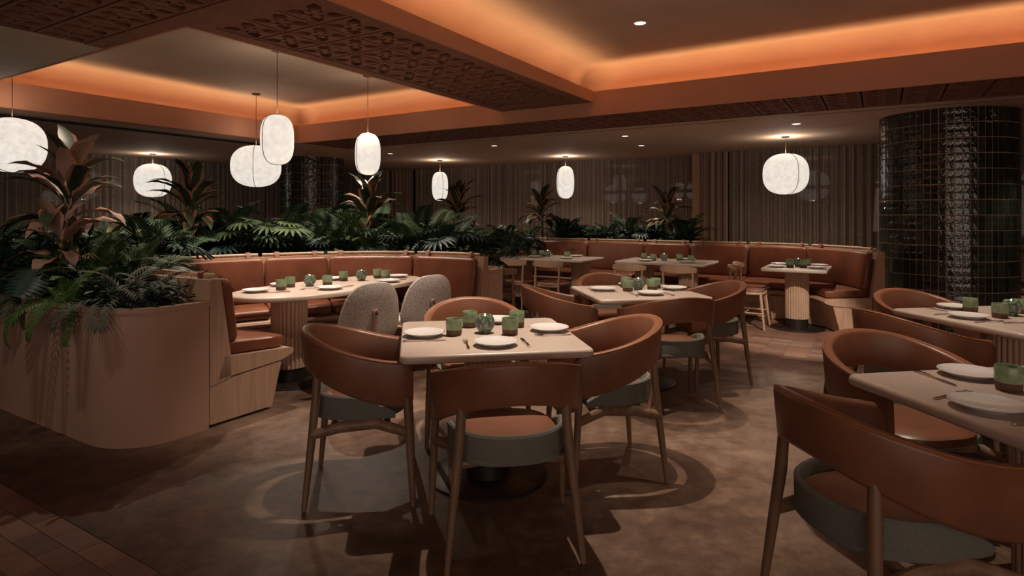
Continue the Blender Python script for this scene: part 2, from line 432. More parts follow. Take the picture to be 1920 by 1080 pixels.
def lip(parent, u0, u1, v0, v1, z0, z1=ZL, m_='beam'):
    mb = MB(); gbox(mb, u0, u1, v0, v1, z0, z1); mb.build('fascia', M[m_], parent, smooth=False)
def cove_wall(parent, u0, u1, v0, v1):
    mb = MB(); gbox(mb, u0, u1, v0, v1, 2.80, ZT+.002); mb.build('cove_wall', M['ceiling'], parent, smooth=False)
def fillet(parent, u0, v0, u1, v1, du, dv, rad_=.22):
    """concave quarter-round between cove wall and tray ceiling; (du, dv) points into the tray"""
    R_ = []
    for u, v in ((u0, v0), (u1, v1)):
        prof = [W(u-du*.01, v-dv*.01, ZT+.003), W(u-du*.01, v-dv*.01, ZT-rad_)]
        for k in range(9):
            a = PI/2*k/8; o_ = rad_*(1-math.cos(a)); z = ZT-rad_+rad_*math.sin(a); prof.append(W(u+du*o_, v+dv*o_, z))
        R_.append(prof)
    MB().rings(R_).build('cove_curve', M['ceiling'], parent)
# beam between the trays (runs away from us)
A = beam('trim_1', 2.52, 6.83, 3.02, 4.33, ZB, 2.84, '', 11, 3, 2.66, 3.14, 'terracotta lattice beam between the two lit ceiling trays')
lip(A, 2.52, 6.83, 3.005, 3.03, ZB-.004); lip(A, 2.52, 6.83, 4.32, 4.345, ZB-.004)
cove_wall(A, 2.2, 7.2, 3.29, 4.06)
fillet(A, 2.27, 3.29, 7.1, 3.29, 0, -1); fillet(A, 2.27, 4.06, 7.1, 4.06, 0, 1)
# near cross beam, top left
Cb = beam('trim_2', 1.20, 2.52, -3.4, 5.5, ZB, 2.84, '', 3, 25, 1.30, -3.35, 'dark lattice beam crossing the upper left corner')
lip(Cb, 2.51, 2.535, -3.4, 3.01, ZB-.004); lip(Cb, 2.51, 2.535, 4.34, 8.43, ZB-.004); cove_wall(Cb, 1.2, 2.27, -3.4, 8.8)
fillet(Cb, 2.27, -3.4, 2.27, 3.29, 1, 0); fillet(Cb, 2.27, 4.06, 2.27, 8.69, 1, 0)
# far cross beam
Bb = beam('trim_3', 6.83, 7.93, -3.4, 8.41, ZP, 2.80, '', 3, 33, 6.85, -3.35, 'long terracotta beam with lattice soffit crossing the room')
lip(Bb, 6.815, 6.84, -3.4, 8.43, ZP-.004); cove_wall(Bb, 7.10, 7.9, -3.4, 8.8)
fillet(Bb, 7.10, -3.4, 7.10, 3.29, -1, 0); fillet(Bb, 7.10, 4.06, 7.10, 8.69, -1, 0)
# left beam of tray 1
Db = MB(); gbox(Db, 2.2, 7.2, 8.69, 8.95, 2.7, ZT); Db = struct(Db.build('trim_4', M['ceiling'], smooth=False))
mb = MB(); gbox(mb, 2.33, 6.83, 8.42, 8.70, ZP+.001, 2.80); mb.build('soffit', M['beam'], Db, smooth=False)
lip(Db, 2.33, 6.83, 8.405, 8.43, ZP-.004)
fillet(Db, 2.27, 8.69, 7.1, 8.69, 0, -1)
mb = MB(); gbox(mb, 2.33, 6.83, 9.0, 9.12, ZP-.02, ZP-.001); mb.build('slot', M['dark'], Db, smooth=False)  # dark bar on the soffit stands in for a shaded recess
mb = MB(); gbox(mb, 2.33, 7.0, -3.5, -3.4, 2.7, ZT); struct(mb.build('trim_5', M['ceiling'], smooth=False))

# walls, windows
mb = MB(); gbox(mb, 13.4, 13.5, -8, 15, -.1, 2.8); struct(mb.build('wall_far', M['dark'], smooth=False))
mb = MB(); gbox(mb, -5, 13.5, 14.4, 14.5, -.1, 2.8); struct(mb.build('wall_left', M['dark'], smooth=False))
mb = MB(); gbox(mb, -5, 13.5, -8.1, -8, -.1, 2.9); struct(mb.build('wall_right', M['plaster'], smooth=False))
mb = MB(); gbox(mb, -5.1, -5, -8, 14.5, -.1, 2.9); struct(mb.build('wall_near', M['plaster'], smooth=False))
def window(n, u0, v0, u1, v1, step, label):
    a, b_ = W(u0, v0), W(u1, v1); d = b_-a; L = d.length; rz = math.atan2(d.y, d.x)
    e = MB().box(0, L, -.03, .03, 0, .10).box(0, L, -.03, .03, 2.5, 2.6).box(0, L, -.035, .035, 1.86, 1.93)
    k = 0
    while k <= L+.01:
        e.box(k-.03, k+.03, -.035, .035, .10, 2.5); k += step
    o = struct(e.build(f'window_{n}', M['black'], smooth=False, loc=a, rot=(0, 0, rz))); o['label'] = label
    k = 0
    while k < L-.1:
        g_ = MB().box(k+.03, min(k+step, L)-.03, -.004, .004, .10, 1.86).build('pane', M['glass'], o, smooth=False)
        g_ = MB().box(k+.03, min(k+step, L)-.03, -.004, .004, 1.93, 2.5).build('pane', M['glass'], o, smooth=False)
        k += step
window(1, 12.75, 13.9, 12.75, 3.2, 1.78, 'dark night window behind the sheer curtain on the far wall')
window(2, 12.3, 3.0, 12.3, -7, 2.0, 'dark night window behind the right hand curtain')
window(3, 2.5, 13.75, 12.7, 13.75, 2.04, 'dark night window behind the left hand curtain')

def curtain(u0, v0, u1, v1, label, m_='sheer', amp=.04, wl=.115, zt=2.595):
    a, b_ = W(u0, v0), W(u1, v1); d = b_-a; L = d.length
    n = int(L/wl*8); V = []; F = []; ph = 0; rr = random.Random(int(L*100))
    for i_ in range(n+1):
        t = i_/n*L; ph += 2*PI/8*(rr.uniform(.7, 1.3))
        for z, k in ((0.01, 1.15), (1.3, 1.0), (zt, .8)):
            V.append((t, amp*k*math.sin(ph)+.01*math.sin(t*3), z))
    for i_ in range(n):
        for j_ in range(2): F.append((i_*3+j_, (i_+1)*3+j_, (i_+1)*3+j_+1, i_*3+j_+1))
    o = obj('curtain', V, F, M[m_], loc=a, rot=(0, 0, math.atan2(d.y, d.x))); tag(o, label, 'curtain'); return o
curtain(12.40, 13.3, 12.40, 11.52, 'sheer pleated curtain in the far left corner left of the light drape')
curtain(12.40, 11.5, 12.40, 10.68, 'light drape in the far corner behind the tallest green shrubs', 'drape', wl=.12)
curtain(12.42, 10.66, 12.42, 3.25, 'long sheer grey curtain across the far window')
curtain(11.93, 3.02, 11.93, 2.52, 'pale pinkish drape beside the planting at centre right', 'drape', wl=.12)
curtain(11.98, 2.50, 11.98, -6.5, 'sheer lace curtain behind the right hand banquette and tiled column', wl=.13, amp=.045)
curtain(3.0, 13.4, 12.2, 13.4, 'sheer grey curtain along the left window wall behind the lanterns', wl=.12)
mb = MB(); gbox(mb, 12.0, 12.75, 3.04, 3.2, 0, ZP); struct(mb.build('wall_return', M['plaster'], smooth=False))

# ================================================================= downlights and added fill spots
def downlight(u, v, z, label, power=0, size=62, blend=.5, aim=None, fixture=True, r=.055):
    p = W(u, v, z)
    t = thing('recessed_downlight', label, 'downlight', p)
    MB().lathe([(r+.018, 0), (r+.016, -.004), (r, -.006), (r-.004, 0)], 20).build('trim_ring', M['white'], t)
    MB().lathe([(0, -.002), (r-.004, -.002)], 20).build('lens', M['lens'], t)
    if power:
        d = bpy.data.lights.new('spot', 'SPOT'); d.energy = power; d.spot_size = rad(size); d.spot_blend = blend; d.shadow_soft_size = .018
        d.color = (1, .84, .67)
        o = bpy.data.objects.new('spot', d); C.objects.link(o); o.location = (p.x, p.y, z-.03)
        if aim:
            q = Vector((aim[0], aim[1], aim[2] if len(aim) > 2 else 0)) - o.location; o.rotation_euler = q.to_track_quat('-Z', 'Y').to_euler()
def uvof(x, y): return (.5225*x+.8526*y, -.8526*x+.5225*y)
downlight(*uvof(1.209, 5.716), ZT, 'white recessed downlight in the right orange ceiling tray', 70, 70)
downlight(8.84, .98, ZP, 'recessed downlight in the far soffit, rightmost, left of the round lantern', 120, 80, .6)
downlight(4.3, -.3, ZT, 'added unseen spot aimed at the single pedestal table', 650, 24, .5, aim=tuple(W(7.35, .85, .1)))  # added out of view to brighten the pedestal and the floor before it
downlight(8.84, 3.38, ZP, 'recessed downlight in the far soffit, second from the right', 80, 80)
downlight(8.87, 5.8, ZP, 'recessed downlight in the far soffit, third from the right', 80, 80)
downlight(8.95, 8.31, ZP, 'recessed downlight in the far soffit, leftmost and smallest', 90, 80)
downlight(*uvof(.08, 3.58), ZT, 'recessed downlight above the nearest square table', 330, 58, .7)
downlight(*uvof(.93, 4.85), ZT-.0, 'recessed downlight above the middle square table', 210, 64, 1)
downlight(*uvof(2.95, 4.15), ZT, 'recessed downlight above the square table at the right edge', 190, 62, 1)
downlight(*uvof(1.80, 2.95), ZT, 'recessed downlight above the front right table', 140, 60, 1)
downlight(3.5, 4.75, ZT, 'recessed downlight above the left end of the oval table', 170, 80, .8)
downlight(4.6, 4.75, ZT, 'recessed downlight above the right end of the oval table', 170, 80, .8)
downlight(5.6, 5.6, ZT, 'added hidden spot on the planting behind the curved banquette', 110, 90, .6, aim=(-1.8, 6.9, .9))  # invented accent spot, tucked behind the beam to light these shrubs
downlight(3.3, 5.5, ZT, 'added hidden spot on the tall cordylines at left', 130, 85, .6, aim=(-3.3, 5.2, 1.2))  # second added accent spot, hidden from view, brightening the cordylines
downlight(.9, 3.9, ZB, 'added unseen spot aimed at the plants of the left planter', 32, 62, .7, aim=tuple(W(2.15, 4.6, 1.1)))  # added beyond the frame so the front plants come out brighter
downlight(.2, .6, ZB, 'recessed downlight over the near concrete floor', 8, 95, .8)
downlight(3.9, 2.6, ZT, 'added unseen spot aimed at the two grey shell chairs', 210, 48, .8, aim=(-1.1, 4.75, .6))  # extra lamp put in to lift the dark shell chairs
downlight(5.3, 4.75, ZT, 'added hidden spot aimed at the far left wooden chairs', 120, 44, .7, aim=tuple(W(7.5, 4.15, .5)))  # added lamp, concealed in the left tray, for the dark chair backs
downlight(4.4, 1.5, ZT, 'added unseen spot aimed at the far centre wooden chairs', 170, 26, .7, aim=tuple(W(7.55, 2.5, .5)))  # added lamp above the frame, lighting the centre chair backs
downlight(8.3, -1.6, ZP, 'recessed downlight right of the large tiled column', 40, 70)
downlight(10.2, 3.6, ZP, 'recessed downlight above the far planting', 70, 90, .6)

# ================================================================= lanterns
def lantern(x, y, zc, w, d_, h, p, rz, ztop, label, seam=0):
    t = thing('pendant_lantern', label, 'pendant light', (x, y, zc), rz)
    prof = []; n = 18
    mb = MB(); rings_ = []
    for i_ in range(n+1):
        a = -PI/2 + PI*i_/n; c, s_ = abs(math.cos(a)), math.sin(a)
        k = c**(2/p); z = math.copysign(abs(s_)**(2/p), s_)*h/2
        rings_.append([(max(k, .02)*w/2*math.cos(q), max(k, .02)*d_/2*math.sin(q), z) for q in [2*PI*j/28 for j in range(28)]])
    mb.rings(rings_).build('shade', M['shade'], t)
    # seam: a thin rib around the shade in a vertical plane
    mb = MB(); P = []
    for i_ in range(48):
        a = 2*PI*i_/48; c, s_ = math.cos(a), math.sin(a)
        k = math.copysign(abs(c)**(2/p), c); z = math.copysign(abs(s_)**(2/p), s_)*h/2*1.006
        P.append(Vector((k*w/2*1.006*math.cos(seam), k*d_/2*1.006*math.sin(seam), z)))
    P.append(P[0]); P.append(P[1]); mb.tube(P, .004, 6, cap=False).build('seam', M['seam'], t)
    MB().tube([(0, 0, h/2-.01), (0, 0, ztop-zc)], .0035, 6).build('cord', M['cord'], t)
    MB().lathe([(0, ztop-zc-.018), (.055, ztop-zc-.018), (.06, ztop-zc-.012), (.06, ztop-zc)], 20).build('canopy', M['black'], t)
    for zz, pw, rx in ((h/2+.02, .2 if ztop == ZT else .6, PI), (-h/2-.012, .9, 0)):      # added disk lights above and below the closed shade, boosting its glow
        d = bpy.data.lights.new('lantern_glow', 'AREA'); d.shape = 'DISK'; d.size = .14; d.energy = 6.5*pw; d.color = (1, .80, .60)
        g_ = bpy.data.objects.new('lantern_glow', d); C.objects.link(g_); g_.location = (x, y, zc+zz); g_.rotation_euler = (rx, 0, 0)
    MB().lathe([(0, h/2+.012), (.02, h/2+.01), (.03, h/2-.006), (0, h/2-.006)], 14).build('cap', M['white'], t)
    return t
def face(x, y): return math.atan2(-x, y) if False else -math.atan2(x, y)
for (x, y, z, w, d_, h, p, seam, zt, lab) in (
    (-5.45, 6.6, 2.148, .62, .56, .59, 2.5, .9, ZT, 'largest round paper lantern cut by the left edge of the picture'),
    (-7.12, 12.0, 2.07, .66, .6, .66, 2.5, -.9, ZP, 'round paper lantern hanging behind the two tall cordylines at left'),
    (-3.83, 9.06, 2.116, .71, .6, .62, 2.4, 1.45, ZT, 'broad round paper lantern partly hidden behind the tall oval one'),
    (-2.58, 6.65, 2.213, .35, .30, .545, 2.9, .55, ZT, 'tall oval paper lantern overlapping the broad round one'),
    (-1.87, 7.85, 2.175, .325, .28, .54, 2.9, .5, ZT, 'tall oval paper lantern hanging alone above the curved banquette'),
    (-1.594, 13.4, 2.02, .355, .32, .64, 2.8, -1.2, ZP, 'small oval paper lantern in front of the far left curtain'),
    (1.103, 12.5, 2.06, .36, .32, .67, 2.8, .5, ZP, 'small oval paper lantern above the far planting at centre'),
    (4.233, 9.366, 2.02, .66, .6, .63, 2.5, -1.0, ZP, 'round paper lantern hanging left of the green tiled column')):
    lantern(x, y, z, w, d_, h, p, face(x, y), zt, lab, seam)

# ================================================================= tiled columns
def column(cx, cy, r, h, rows, around, label, individual):
    t = thing('tiled_column', label, 'column', (cx, cy, 0))
    MB().lathe([(0, .0), (r-.001, .0), (r-.001, h), (0, h)], 96).build('grout_core', M['col_grout'], t)
    th_ = 2*PI/around; w = th_*r; hh = h/rows; g_ = .0045; me_ = {}
    V = []
    tb = MB().box(-w/2+g_, w/2-g_, -.012, .004, -hh/2+g_, hh/2-g_)
    me = mesh('tile', tb.V, tb.F, M['glaze'], False)
    restm = MB(); cnt = 0
    toc = math.atan2(-cy, -cx)
    for j_ in range(rows):
        for i_ in range(around):
            a = toc + th_*(i_+.5) ; da = (a-toc+PI) % (2*PI)-PI
            rz = a + PI/2; z = hh*(j_+.5)
            mt = Matrix.Translation((r*math.cos(a), r*math.sin(a), z)) @ Matrix.Rotation(rz+PI+R.uniform(-.018, .018), 4, 'Z') @ Matrix.Rotation(R.uniform(-.014, .014), 4, 'X')
            if individual and abs(da) < rad(74) and j_ >= rows-12 and cnt < 300:
                o = link('tile', me, t); o.matrix_local = mt; cnt += 1
            else: restm.add([(v_.x, v_.y, v_.z) for v_ in tb.V], tb.F, mt)
    o = restm.build('tile_cladding', M['glaze'], t, smooth=False); o['kind'] = 'stuff'
column(5.31, 7.4, .70, ZP, 15, 60, 'large round column clad in glossy dark green tiles at right', True)
column(-4.32, 13.1, .66, ZP, 15, 56, 'distant round column clad in dark glossy tiles behind the planting', False)

# ================================================================= banquettes
class Path:
    def __init__(s, pts, n=10):
        P = catmull([(p[0], p[1], 0) for p in pts], n) if len(pts) > 2 else [Vector((*p, 0)) for p in pts]
        # resample at ~6 cm
        s.P = [W(p.x, p.y) for p in P]; s.L = [0]
        for a, b_ in zip(s.P, s.P[1:]): s.L.append(s.L[-1]+(b_-a).length)
        s.len = s.L[-1]
    def at(s, l):
        l = max(0, min(s.len, l)); i_ = 0
        while i_ < len(s.L)-2 and s.L[i_+1] < l: i_ += 1
        t = (l-s.L[i_])/max(1e-9, s.L[i_+1]-s.L[i_]); return s.P[i_].lerp(s.P[i_+1], t)
    def frame(s, l, side):
        a, b_ = s.at(l-.12), s.at(l+.12)
        t = (b_-a).normalized(); n = Vector((-t.y, t.x, 0))*side; return s.at(l), n
    def sweep(s, prof, l0, l1, side, step=.07, puff=0):
        n = max(1, int((l1-l0)/step)); R_ = []
        cs = sum(p[0] for p in prof)/len(prof); cz = sum(p[1] for p in prof)/len(prof)
        ls = [(l0+(l1-l0)*i_/n, 1.0) for i_ in range(n+1)]
        if puff: ls = [(l0, .55), (l0+puff*.35, .85), (l0+puff, 1.0)] + [x for x in ls if l0+puff*1.2 < x[0] < l1-puff*1.2] + [(l1-puff, 1.0), (l1-puff*.35, .85), (l1, .55)]
        for l, k in ls:
            p, nn = s.frame(l, side)
            kk = 1-(1-k)*.5
            R_.append([p + nn*(cs+(a-cs)*(k if abs(prof[0][0]) > -1 else 1)) + Vector((0, 0, cz+(z-cz)*(kk if puff else 1))) for a, z in prof])
        return R_
def rot_prof(P, ang, cx, cz):
    return [(cx + x*math.cos(ang) - y*math.sin(ang), cz + x*math.sin(ang) + y*math.cos(ang)) for x, y in P]
def banquette(path, side, label, seams, rails, end0=True, end1=True, railz=.985, seats=None):
    t = thing('banquette', label, 'banquette', (0, 0, 0))
    L = path.len
    # wooden shell: upright back, seat board with a rounded nose, slanted plinth
    shell = [(0, 0.27), (0, .962), (.075, .962), (.150, .442), (.15, .30), (.05, .28)]
    board = [(.10, .442), (.10, .285), (.56, .342), (.645, .362), (.662, .38), (.655, .40), (.60, .414)]
    board = [(.06, .30), (.56, .335), (.64, .362), (.662, .384), (.650, .404), (.615, .412), (.10, .442)]
    plinth = [(.0, .018), (.475, .018), (.555, .328), (.0, .285)]
    toe = [(.03, 0), (.43, 0), (.43, .022), (.03, .022)]
    MB().rings(path.sweep(shell, 0, L, side)).build('back_frame', M['oak_h'], t)
    MB().rings(path.sweep(board, 0, L, side)).build('seat_board', M['oak_h'], t)
    MB().rings(path.sweep(plinth, .005, L-.005, side)).build('plinth', M['oak_h'], t)
    MB().rings(path.sweep(toe, .03, L-.03, side)).build('toe_kick', M['dark'], t)
    ang = math.atan2(.075, .52)
    bc = rot_prof(rrect(.085, .44, .035, 4), ang, .175-.005, .735)
    sc = rot_prof(rrect(.47, .085, .032, 4), -.05, .385, .472)
    for a, b_ in seams:
        MB().rings(path.sweep(bc, a, b_, side, puff=.035)).build('back_cushion', M['bench_leather'], t)
    for a, b_ in (seats or seams):
        MB().rings(path.sweep(sc, a, b_, side, puff=.03)).build('seat_cushion', M['bench_leather'], t)
    for a, b_ in rails:
        rp = [(.055+.016*math.cos(q), railz+.016*math.sin(q)) for q in [2*PI*k/10 for k in range(10)]]
        MB().rings(path.sweep(rp, a, b_, side)).build('rail', M['oak'], t)
    # leather straps looping from the cushions over the rail
    for a, b_ in seams:
        for l in ((a+.13), (b_-.13)):
            if b_-a < .35: l = (a+b_)/2
            p, nn = path.frame(l, side); tt = Vector((-nn.y, nn.x, 0)); R_ = []
            arc = [(.118, .93), (.098, .975), (.075, railz+.020), (.055, railz+.025), (.033, railz+.015), (.028, railz-.01), (.045, .955)]
            for s_, z in arc:
                c_ = p + nn*s_ + Vector((0, 0, z))
                R_.append([c_-tt*.022-nn*.002, c_+tt*.022-nn*.002, c_+tt*.022+nn*.004+Vector((0, 0, .003)), c_-tt*.022+nn*.004+Vector((0, 0, .003))])
            MB().rings(R_).build('strap', M['strap'], t)
    k = .3
    while k < L:                               # short posts that carry the rail
        p, nn = path.frame(k, side)
        MB().tube([p+nn*.055+Vector((0, 0, .955)), p+nn*.055+Vector((0, 0, railz))], .006, 8).build('rail_post', M['brass'], t)
        k += .75
    return t
p1 = Path([(2.33, 3.73), (2.33, 4.25), (2.36, 4.75), (2.55, 5.25), (2.95, 5.55), (3.5, 5.55), (4.1, 5.28), (4.62, 4.93), (4.96, 4.5), (5.11, 4.0), (5.12, 3.42)])
# seam positions measured along the back
def lat(path, px):
    """length along the path whose top back edge stands at a given bearing (used once to lay out the seams)"""
    best = None; l = path.len*.35
    while l < path.len:
        p = path.at(l); x = 960+1135*p.x/p.y
        if best is None or abs(x-px) < best[0]: best = (abs(x-px), l)
        l += .01
    return best[1]
s1 = [.03, 1.15, 2.15, lat(p1, 489), lat(p1, 613), lat(p1, 787), p1.len-.03]
seams1 = [(a+.006, b_-.006) for a, b_ in zip(s1, s1[1:])]
banquette(p1, -1, 'tan leather banquette curving around the oval table', seams1, [(0.02, 1.0), (1.1, 2.2)] + [(a-.0, b_-.04) for a, b_ in zip(s1[2:], s1[3:])])
p2 = Path([(9.2, 5.1), (9.2, 3.4), (9.2, 1.9), (9.14, 1.2), (8.95, .68), (8.58, .22), (8.1, -.02)])
s2 = [.05, 1.0, lat(p2, 1190), lat(p2, 1300), lat(p2, 1408), lat(p2, 1527), p2.len-.03]
s2[2] = max(s2[2], 1.2)
seams2 = [(a+.006, b_-.006) for a, b_ in zip(s2, s2[1:])]
banquette(p2, 1 if False else -1, 'long brown leather banquette under the far planting, ending beside the tiled column', seams2, [(a, b_-.05) for a, b_ in zip(s2, s2[1:])])
p3 = Path([(10.05, -1.3), (10.05, -2.6), (10.05, -4.2)])
banquette(p3, -1 if False else -1, 'dark leather banquette showing past the right side of the tiled column', [(.02, 1.35), (1.37, 2.8)], [(0, 2.85)])
p4 = Path([(8.2, 7.4), (8.2, 6.8), (8.2, 5.9)])
banquette(p4, -1, 'leather banquette glimpsed through the foliage beyond the curved one', [(.02, .72), (.74, 1.45)], [(0, 1.5)])

# ================================================================= planters
def planter(name, outline_uv, zt, label, thick=.05, soil=.05):
    P = [W(u, v) for u, v in outline_uv]; n = len(P)
    area = sum(P[i].x*P[(i+1) % n].y - P[(i+1) % n].x*P[i].y for i in range(n))
    if area < 0: P.reverse()
    inn = []
    for i_ in range(n):
        a, b_, c = P[i_-1], P[i_], P[(i_+1) % n]; t = ((b_-a).normalized()+(c-b_).normalized()).normalized()
        inn.append(b_ + Vector((-t.y, t.x, 0))*thick)
    z = lambda L, h: [(p.x, p.y, h) for p in L]
    t = thing(name, label, 'planter')
    MB().rings([z(P, 0), z(P, zt-.0), z(inn, zt), z(inn, zt-.14)], cap=False).build('planter_wall', M['plaster'], t)
    # thin coping line under the rim
    out = []
    for i_ in range(n):
        a, b_, c = P[i_-1], P[i_], P[(i_+1) % n]; tt = ((b_-a).normalized()+(c-b_).normalized()).normalized()
        out.append(b_ + Vector((tt.y, -tt.x, 0))*.006)
    MB().rings([z(P, zt-.028), z(out, zt-.026), z(out, zt+.002), z(P, zt+.004), z(inn, zt+.004)], cap=False).build('coping', M['plaster'], t)
    obj('soil', [(p.x, p.y, zt-soil) for p in inn], [tuple(range(n))], M['soil'], t, smooth=False)
    return t
# outline of the big planter wrapping the curved banquette
cor = [(1.78+.30*(1-math.sin(a)), 3.72+.36*(1-math.cos(a))) for a in [PI/2*i_/8 for i_ in range(9)]]
bk_in = [(p.x, p.y) for p in []]
outer1 = [(1.78, 9.0)] + [(1.78, 4.1)] + [(1.78+.30*(1-math.cos(PI/2*k/8)), 4.08-.36*math.sin(PI/2*k/8)) for k in range(1, 9)] + [(2.32, 3.72)]
back1 = []
for l in [0.0, .5, .9, 1.3, 1.6, 1.9, 2.2, 2.5, 2.8, 3.1, 3.4, 3.7, 4.0, 4.3, 4.6, 4.9]:
    if l < p1.len-.02:
        p, nn = p1.frame(l, -1); q = p - nn*.008; back1.append(uvof(q.x, q.y))
pe, ne = p1.frame(p1.len, -1); q = pe-ne*.008; back1.append((q.x*.5225+q.y*.8526, 3.42))
outline = outer1[:-1] + back1 + [(5.36, 3.40)] + [(5.50, 3.50), (5.56, 3.7), (5.6, 4.2), (5.6, 5.6), (5.6, 9.0)]
planter('planter', outline, .824, 'pink plaster planter with rounded corner wrapping the curved banquette')
planter('planter', [(5.7, 5.25), (9.25, 5.25), (9.25, 5.75), (5.7, 5.75)], .76, 'straight plaster planter full of shrubs beside the far chairs')
planter('planter', [(9.22, 2.35), (10.0, 2.35), (10.0, 5.2), (9.22, 5.2)], .88, 'plaster planter behind the long far banquette')

# ================================================================= plants
def centre(L, th0, droop, n, pet=0):
    P = [Vector((0, 0, 0))]; th_ = th0
    for i_ in range(n):
        t = (i_+.5)/n; a = th0 - droop*t**1.3
        P.append(P[-1] + Vector((0, math.cos(a), math.sin(a)))*L/n)
    return P
def leaf_blade(L, Wd, th0, droop, name, m_, n=9, pet=.18, fold=.35, wave=0):
    P = centre(L, th0, droop, n); V = []; F = []
    for i_, p in enumerate(P):
        t = i_/n
        if t < pet: w = .006
        else:
            s_ = (t-pet)/(1-pet); w = Wd*math.sin(PI*min(1, s_**.75*.97+.03))**.8
        tn = (P[min(i_+1, n)]-P[max(i_-1, 0)]).normalized(); up = Vector((0, -tn.z, tn.y))
        z = up*w*fold
        wv = up*(wave*math.sin(i_*1.9)*w)
        V += [p + Vector((-w, 0, 0)) + z + wv, p, p + Vector((w, 0, 0)) + z - wv]
    for i_ in range(n):
        a = i_*3; F += [(a, a+1, a+4, a+3), (a+1, a+2, a+5, a+4)]
    return mesh(name, V, F, m_)
def leaf_frond(L, th0, droop, nl, ll, lw, m_, pet=.22, sweep=.9, vee=.35, curl=.25, name='frond', even=False):
    n = 14; P = centre(L, th0, droop, n); V = []; F = []
    def pt(t):
        f_ = t*n; i_ = min(n-1, int(f_)); return P[i_].lerp(P[i_+1], f_-i_), (P[i_+1]-P[i_]).normalized()
    for i_ in range(n):                        # rachis
        a, b_ = P[i_], P[i_+1]; r_ = .006*(1-i_/n)+.0015; k = len(V)
        V += [a+Vector((-r_, 0, 0)), a+Vector((r_, 0, 0)), b_+Vector((r_*.9, 0, 0)), b_+Vector((-r_*.9, 0, 0))]; F.append((k, k+1, k+2, k+3))
    for j_ in range(nl):
        t = pet + (1-pet)*(j_+.5)/nl; p, tn = pt(t); up = Vector((0, -tn.z, tn.y)); s_ = (t-pet)/(1-pet)
        l_ = ll*(math.sin(PI*(.12+.83*s_))**.7 if not even else (1-.75*s_**2))
        for sd in (-1, 1):
            ang = sweep*(1-.45*s_)
            d = (Vector((sd*math.sin(ang), 0, 0)) + tn*math.cos(ang) + up*vee).normalized()
            side_ = d.cross(up).normalized()
            m1 = p + d*l_*.45; e = p + d*l_ - up*l_*curl
            k = len(V); V += [p, m1+side_*lw*.5, e, m1-side_*lw*.5]; F.append((k, k+1, k+2, k+3))
    return mesh(name, V, F, m_, False)
def leaf_lobed(L, th0, droop, size, m_, pairs=8, name='leaf'):
    """long stalk carrying a deeply cut palmate blade"""
    n = 8; P = centre(L, th0, droop, n); mb = MB(); mb.tube(P, .006, 5)
    tip = P[-1]; V = []; F = []
    base = (P[-1]-P[-2]).normalized(); ax = Vector((0, math.cos(-.25), math.sin(-.25))); up = Vector((0, math.sin(.25), math.cos(.25)))
    for j_ in range(-pairs, pairs+1):
        a = j_/pairs*2.35; l_ = size*(1-.35*abs(j_/pairs)); w = size*.068
        d = Vector((math.sin(a), 0, 0)) + ax*math.cos(a); sd = d.cross(up).normalized()
        pts = [(0, .3), (.35, .75), (.65, 1.1), (.9, .55), (1.0, 0)]
        k0 = len(V)
        for s_, ww in pts:
            c_ = tip + d*l_*s_ + up*(.08*size*math.sin(s_*2.4) - .22*size*s_*s_)
            V += [c_-sd*w*ww, c_+up*(-.012), c_+sd*w*ww]
        for i_ in range(len(pts)-1):
            a_ = k0+i_*3; F += [(a_, a_+1, a_+4, a_+3), (a_+1, a_+2, a_+5, a_+4)]
    mb.add(V, F); return mesh(name, mb.V, mb.F, m_)
def leaf_monstera(L, th0, droop, size, m_, name='leaf', tilt=-.9):
    n = 8; P = centre(L, th0, droop, n); mb = MB(); mb.tube(P, .007, 5); tip = P[-1]
    ax = Vector((0, math.cos(tilt), math.sin(tilt))); up = Vector((0, -math.sin(tilt), math.cos(tilt)))
    V = []; F = []
    for sd in (-1, 1):
        for j_ in range(8):                     # broad fingers separated by slits, joined along the midrib
            s0 = -.40+j_*.155; s1 = s0+.152
            wd = size*.72*math.sqrt(max(.04, 1-((s0-.08)/.82)**2))
            k0 = len(V)
            for q in range(5):
                t = q/4; y0 = s0*size + t*size*.05; y1 = s1*size + t*size*.05
                g_ = 0 if q < 2 else .0013*q*size/.26
                if q == 4: y0 += .004; y1 -= .004
                z = .05*size*math.sin(t*2) - .20*size*t*t
                V += [tip + Vector((sd*wd*t, 0, 0)) + ax*(y0+g_) + up*z, tip + Vector((sd*wd*t, 0, 0)) + ax*(y1-g_) + up*z]
            for q in range(4):
                a_ = k0+q*2; F.append((a_, a_+1, a_+3, a_+2))
    mb.add(V, F); return mesh(name, mb.V, mb.F, m_)
LV = {}
PT = (rad(82), rad(60), rad(32))
LV['cord'] = [leaf_blade(.44, .062, p, rad(55+25*i_), 'leaf', M['l_cord'], fold=.3, wave=.15) for i_, p in enumerate(PT)]
LV['pink'] = [leaf_blade(.40, .068, p, rad(50+25*i_), 'leaf', M['l_pink'], fold=.3, wave=.2) for i_, p in enumerate(PT)]
LV['palm'] = [leaf_frond(.62, p, rad(60+15*i_), 22, .19, .016, M['l_green']) for i_, p in enumerate(PT)]
LV['palm_d'] = [leaf_frond(.58, p, rad(60+15*i_), 20, .17, .018, M['l_dark']) for i_, p in enumerate(PT)]
LV['fern'] = [leaf_frond(.50, p, rad(100+25*i_), 26, .075, .016, M['l_bright'], pet=.08, sweep=1.35, vee=.05, curl=.1, even=True) for i_, p in enumerate(PT)]
LV['silver'] = [leaf_frond(.46, p, rad(70+20*i_), 12, .17, .024, M['l_grey'], pet=.12, sweep=.8, vee=.2, curl=.3) for i_, p in enumerate(PT)]
LV['lobed'] = [leaf_lobed(.42, p, rad(40), .23, M['l_green'], name='leaf') for i_, p in enumerate(PT)]
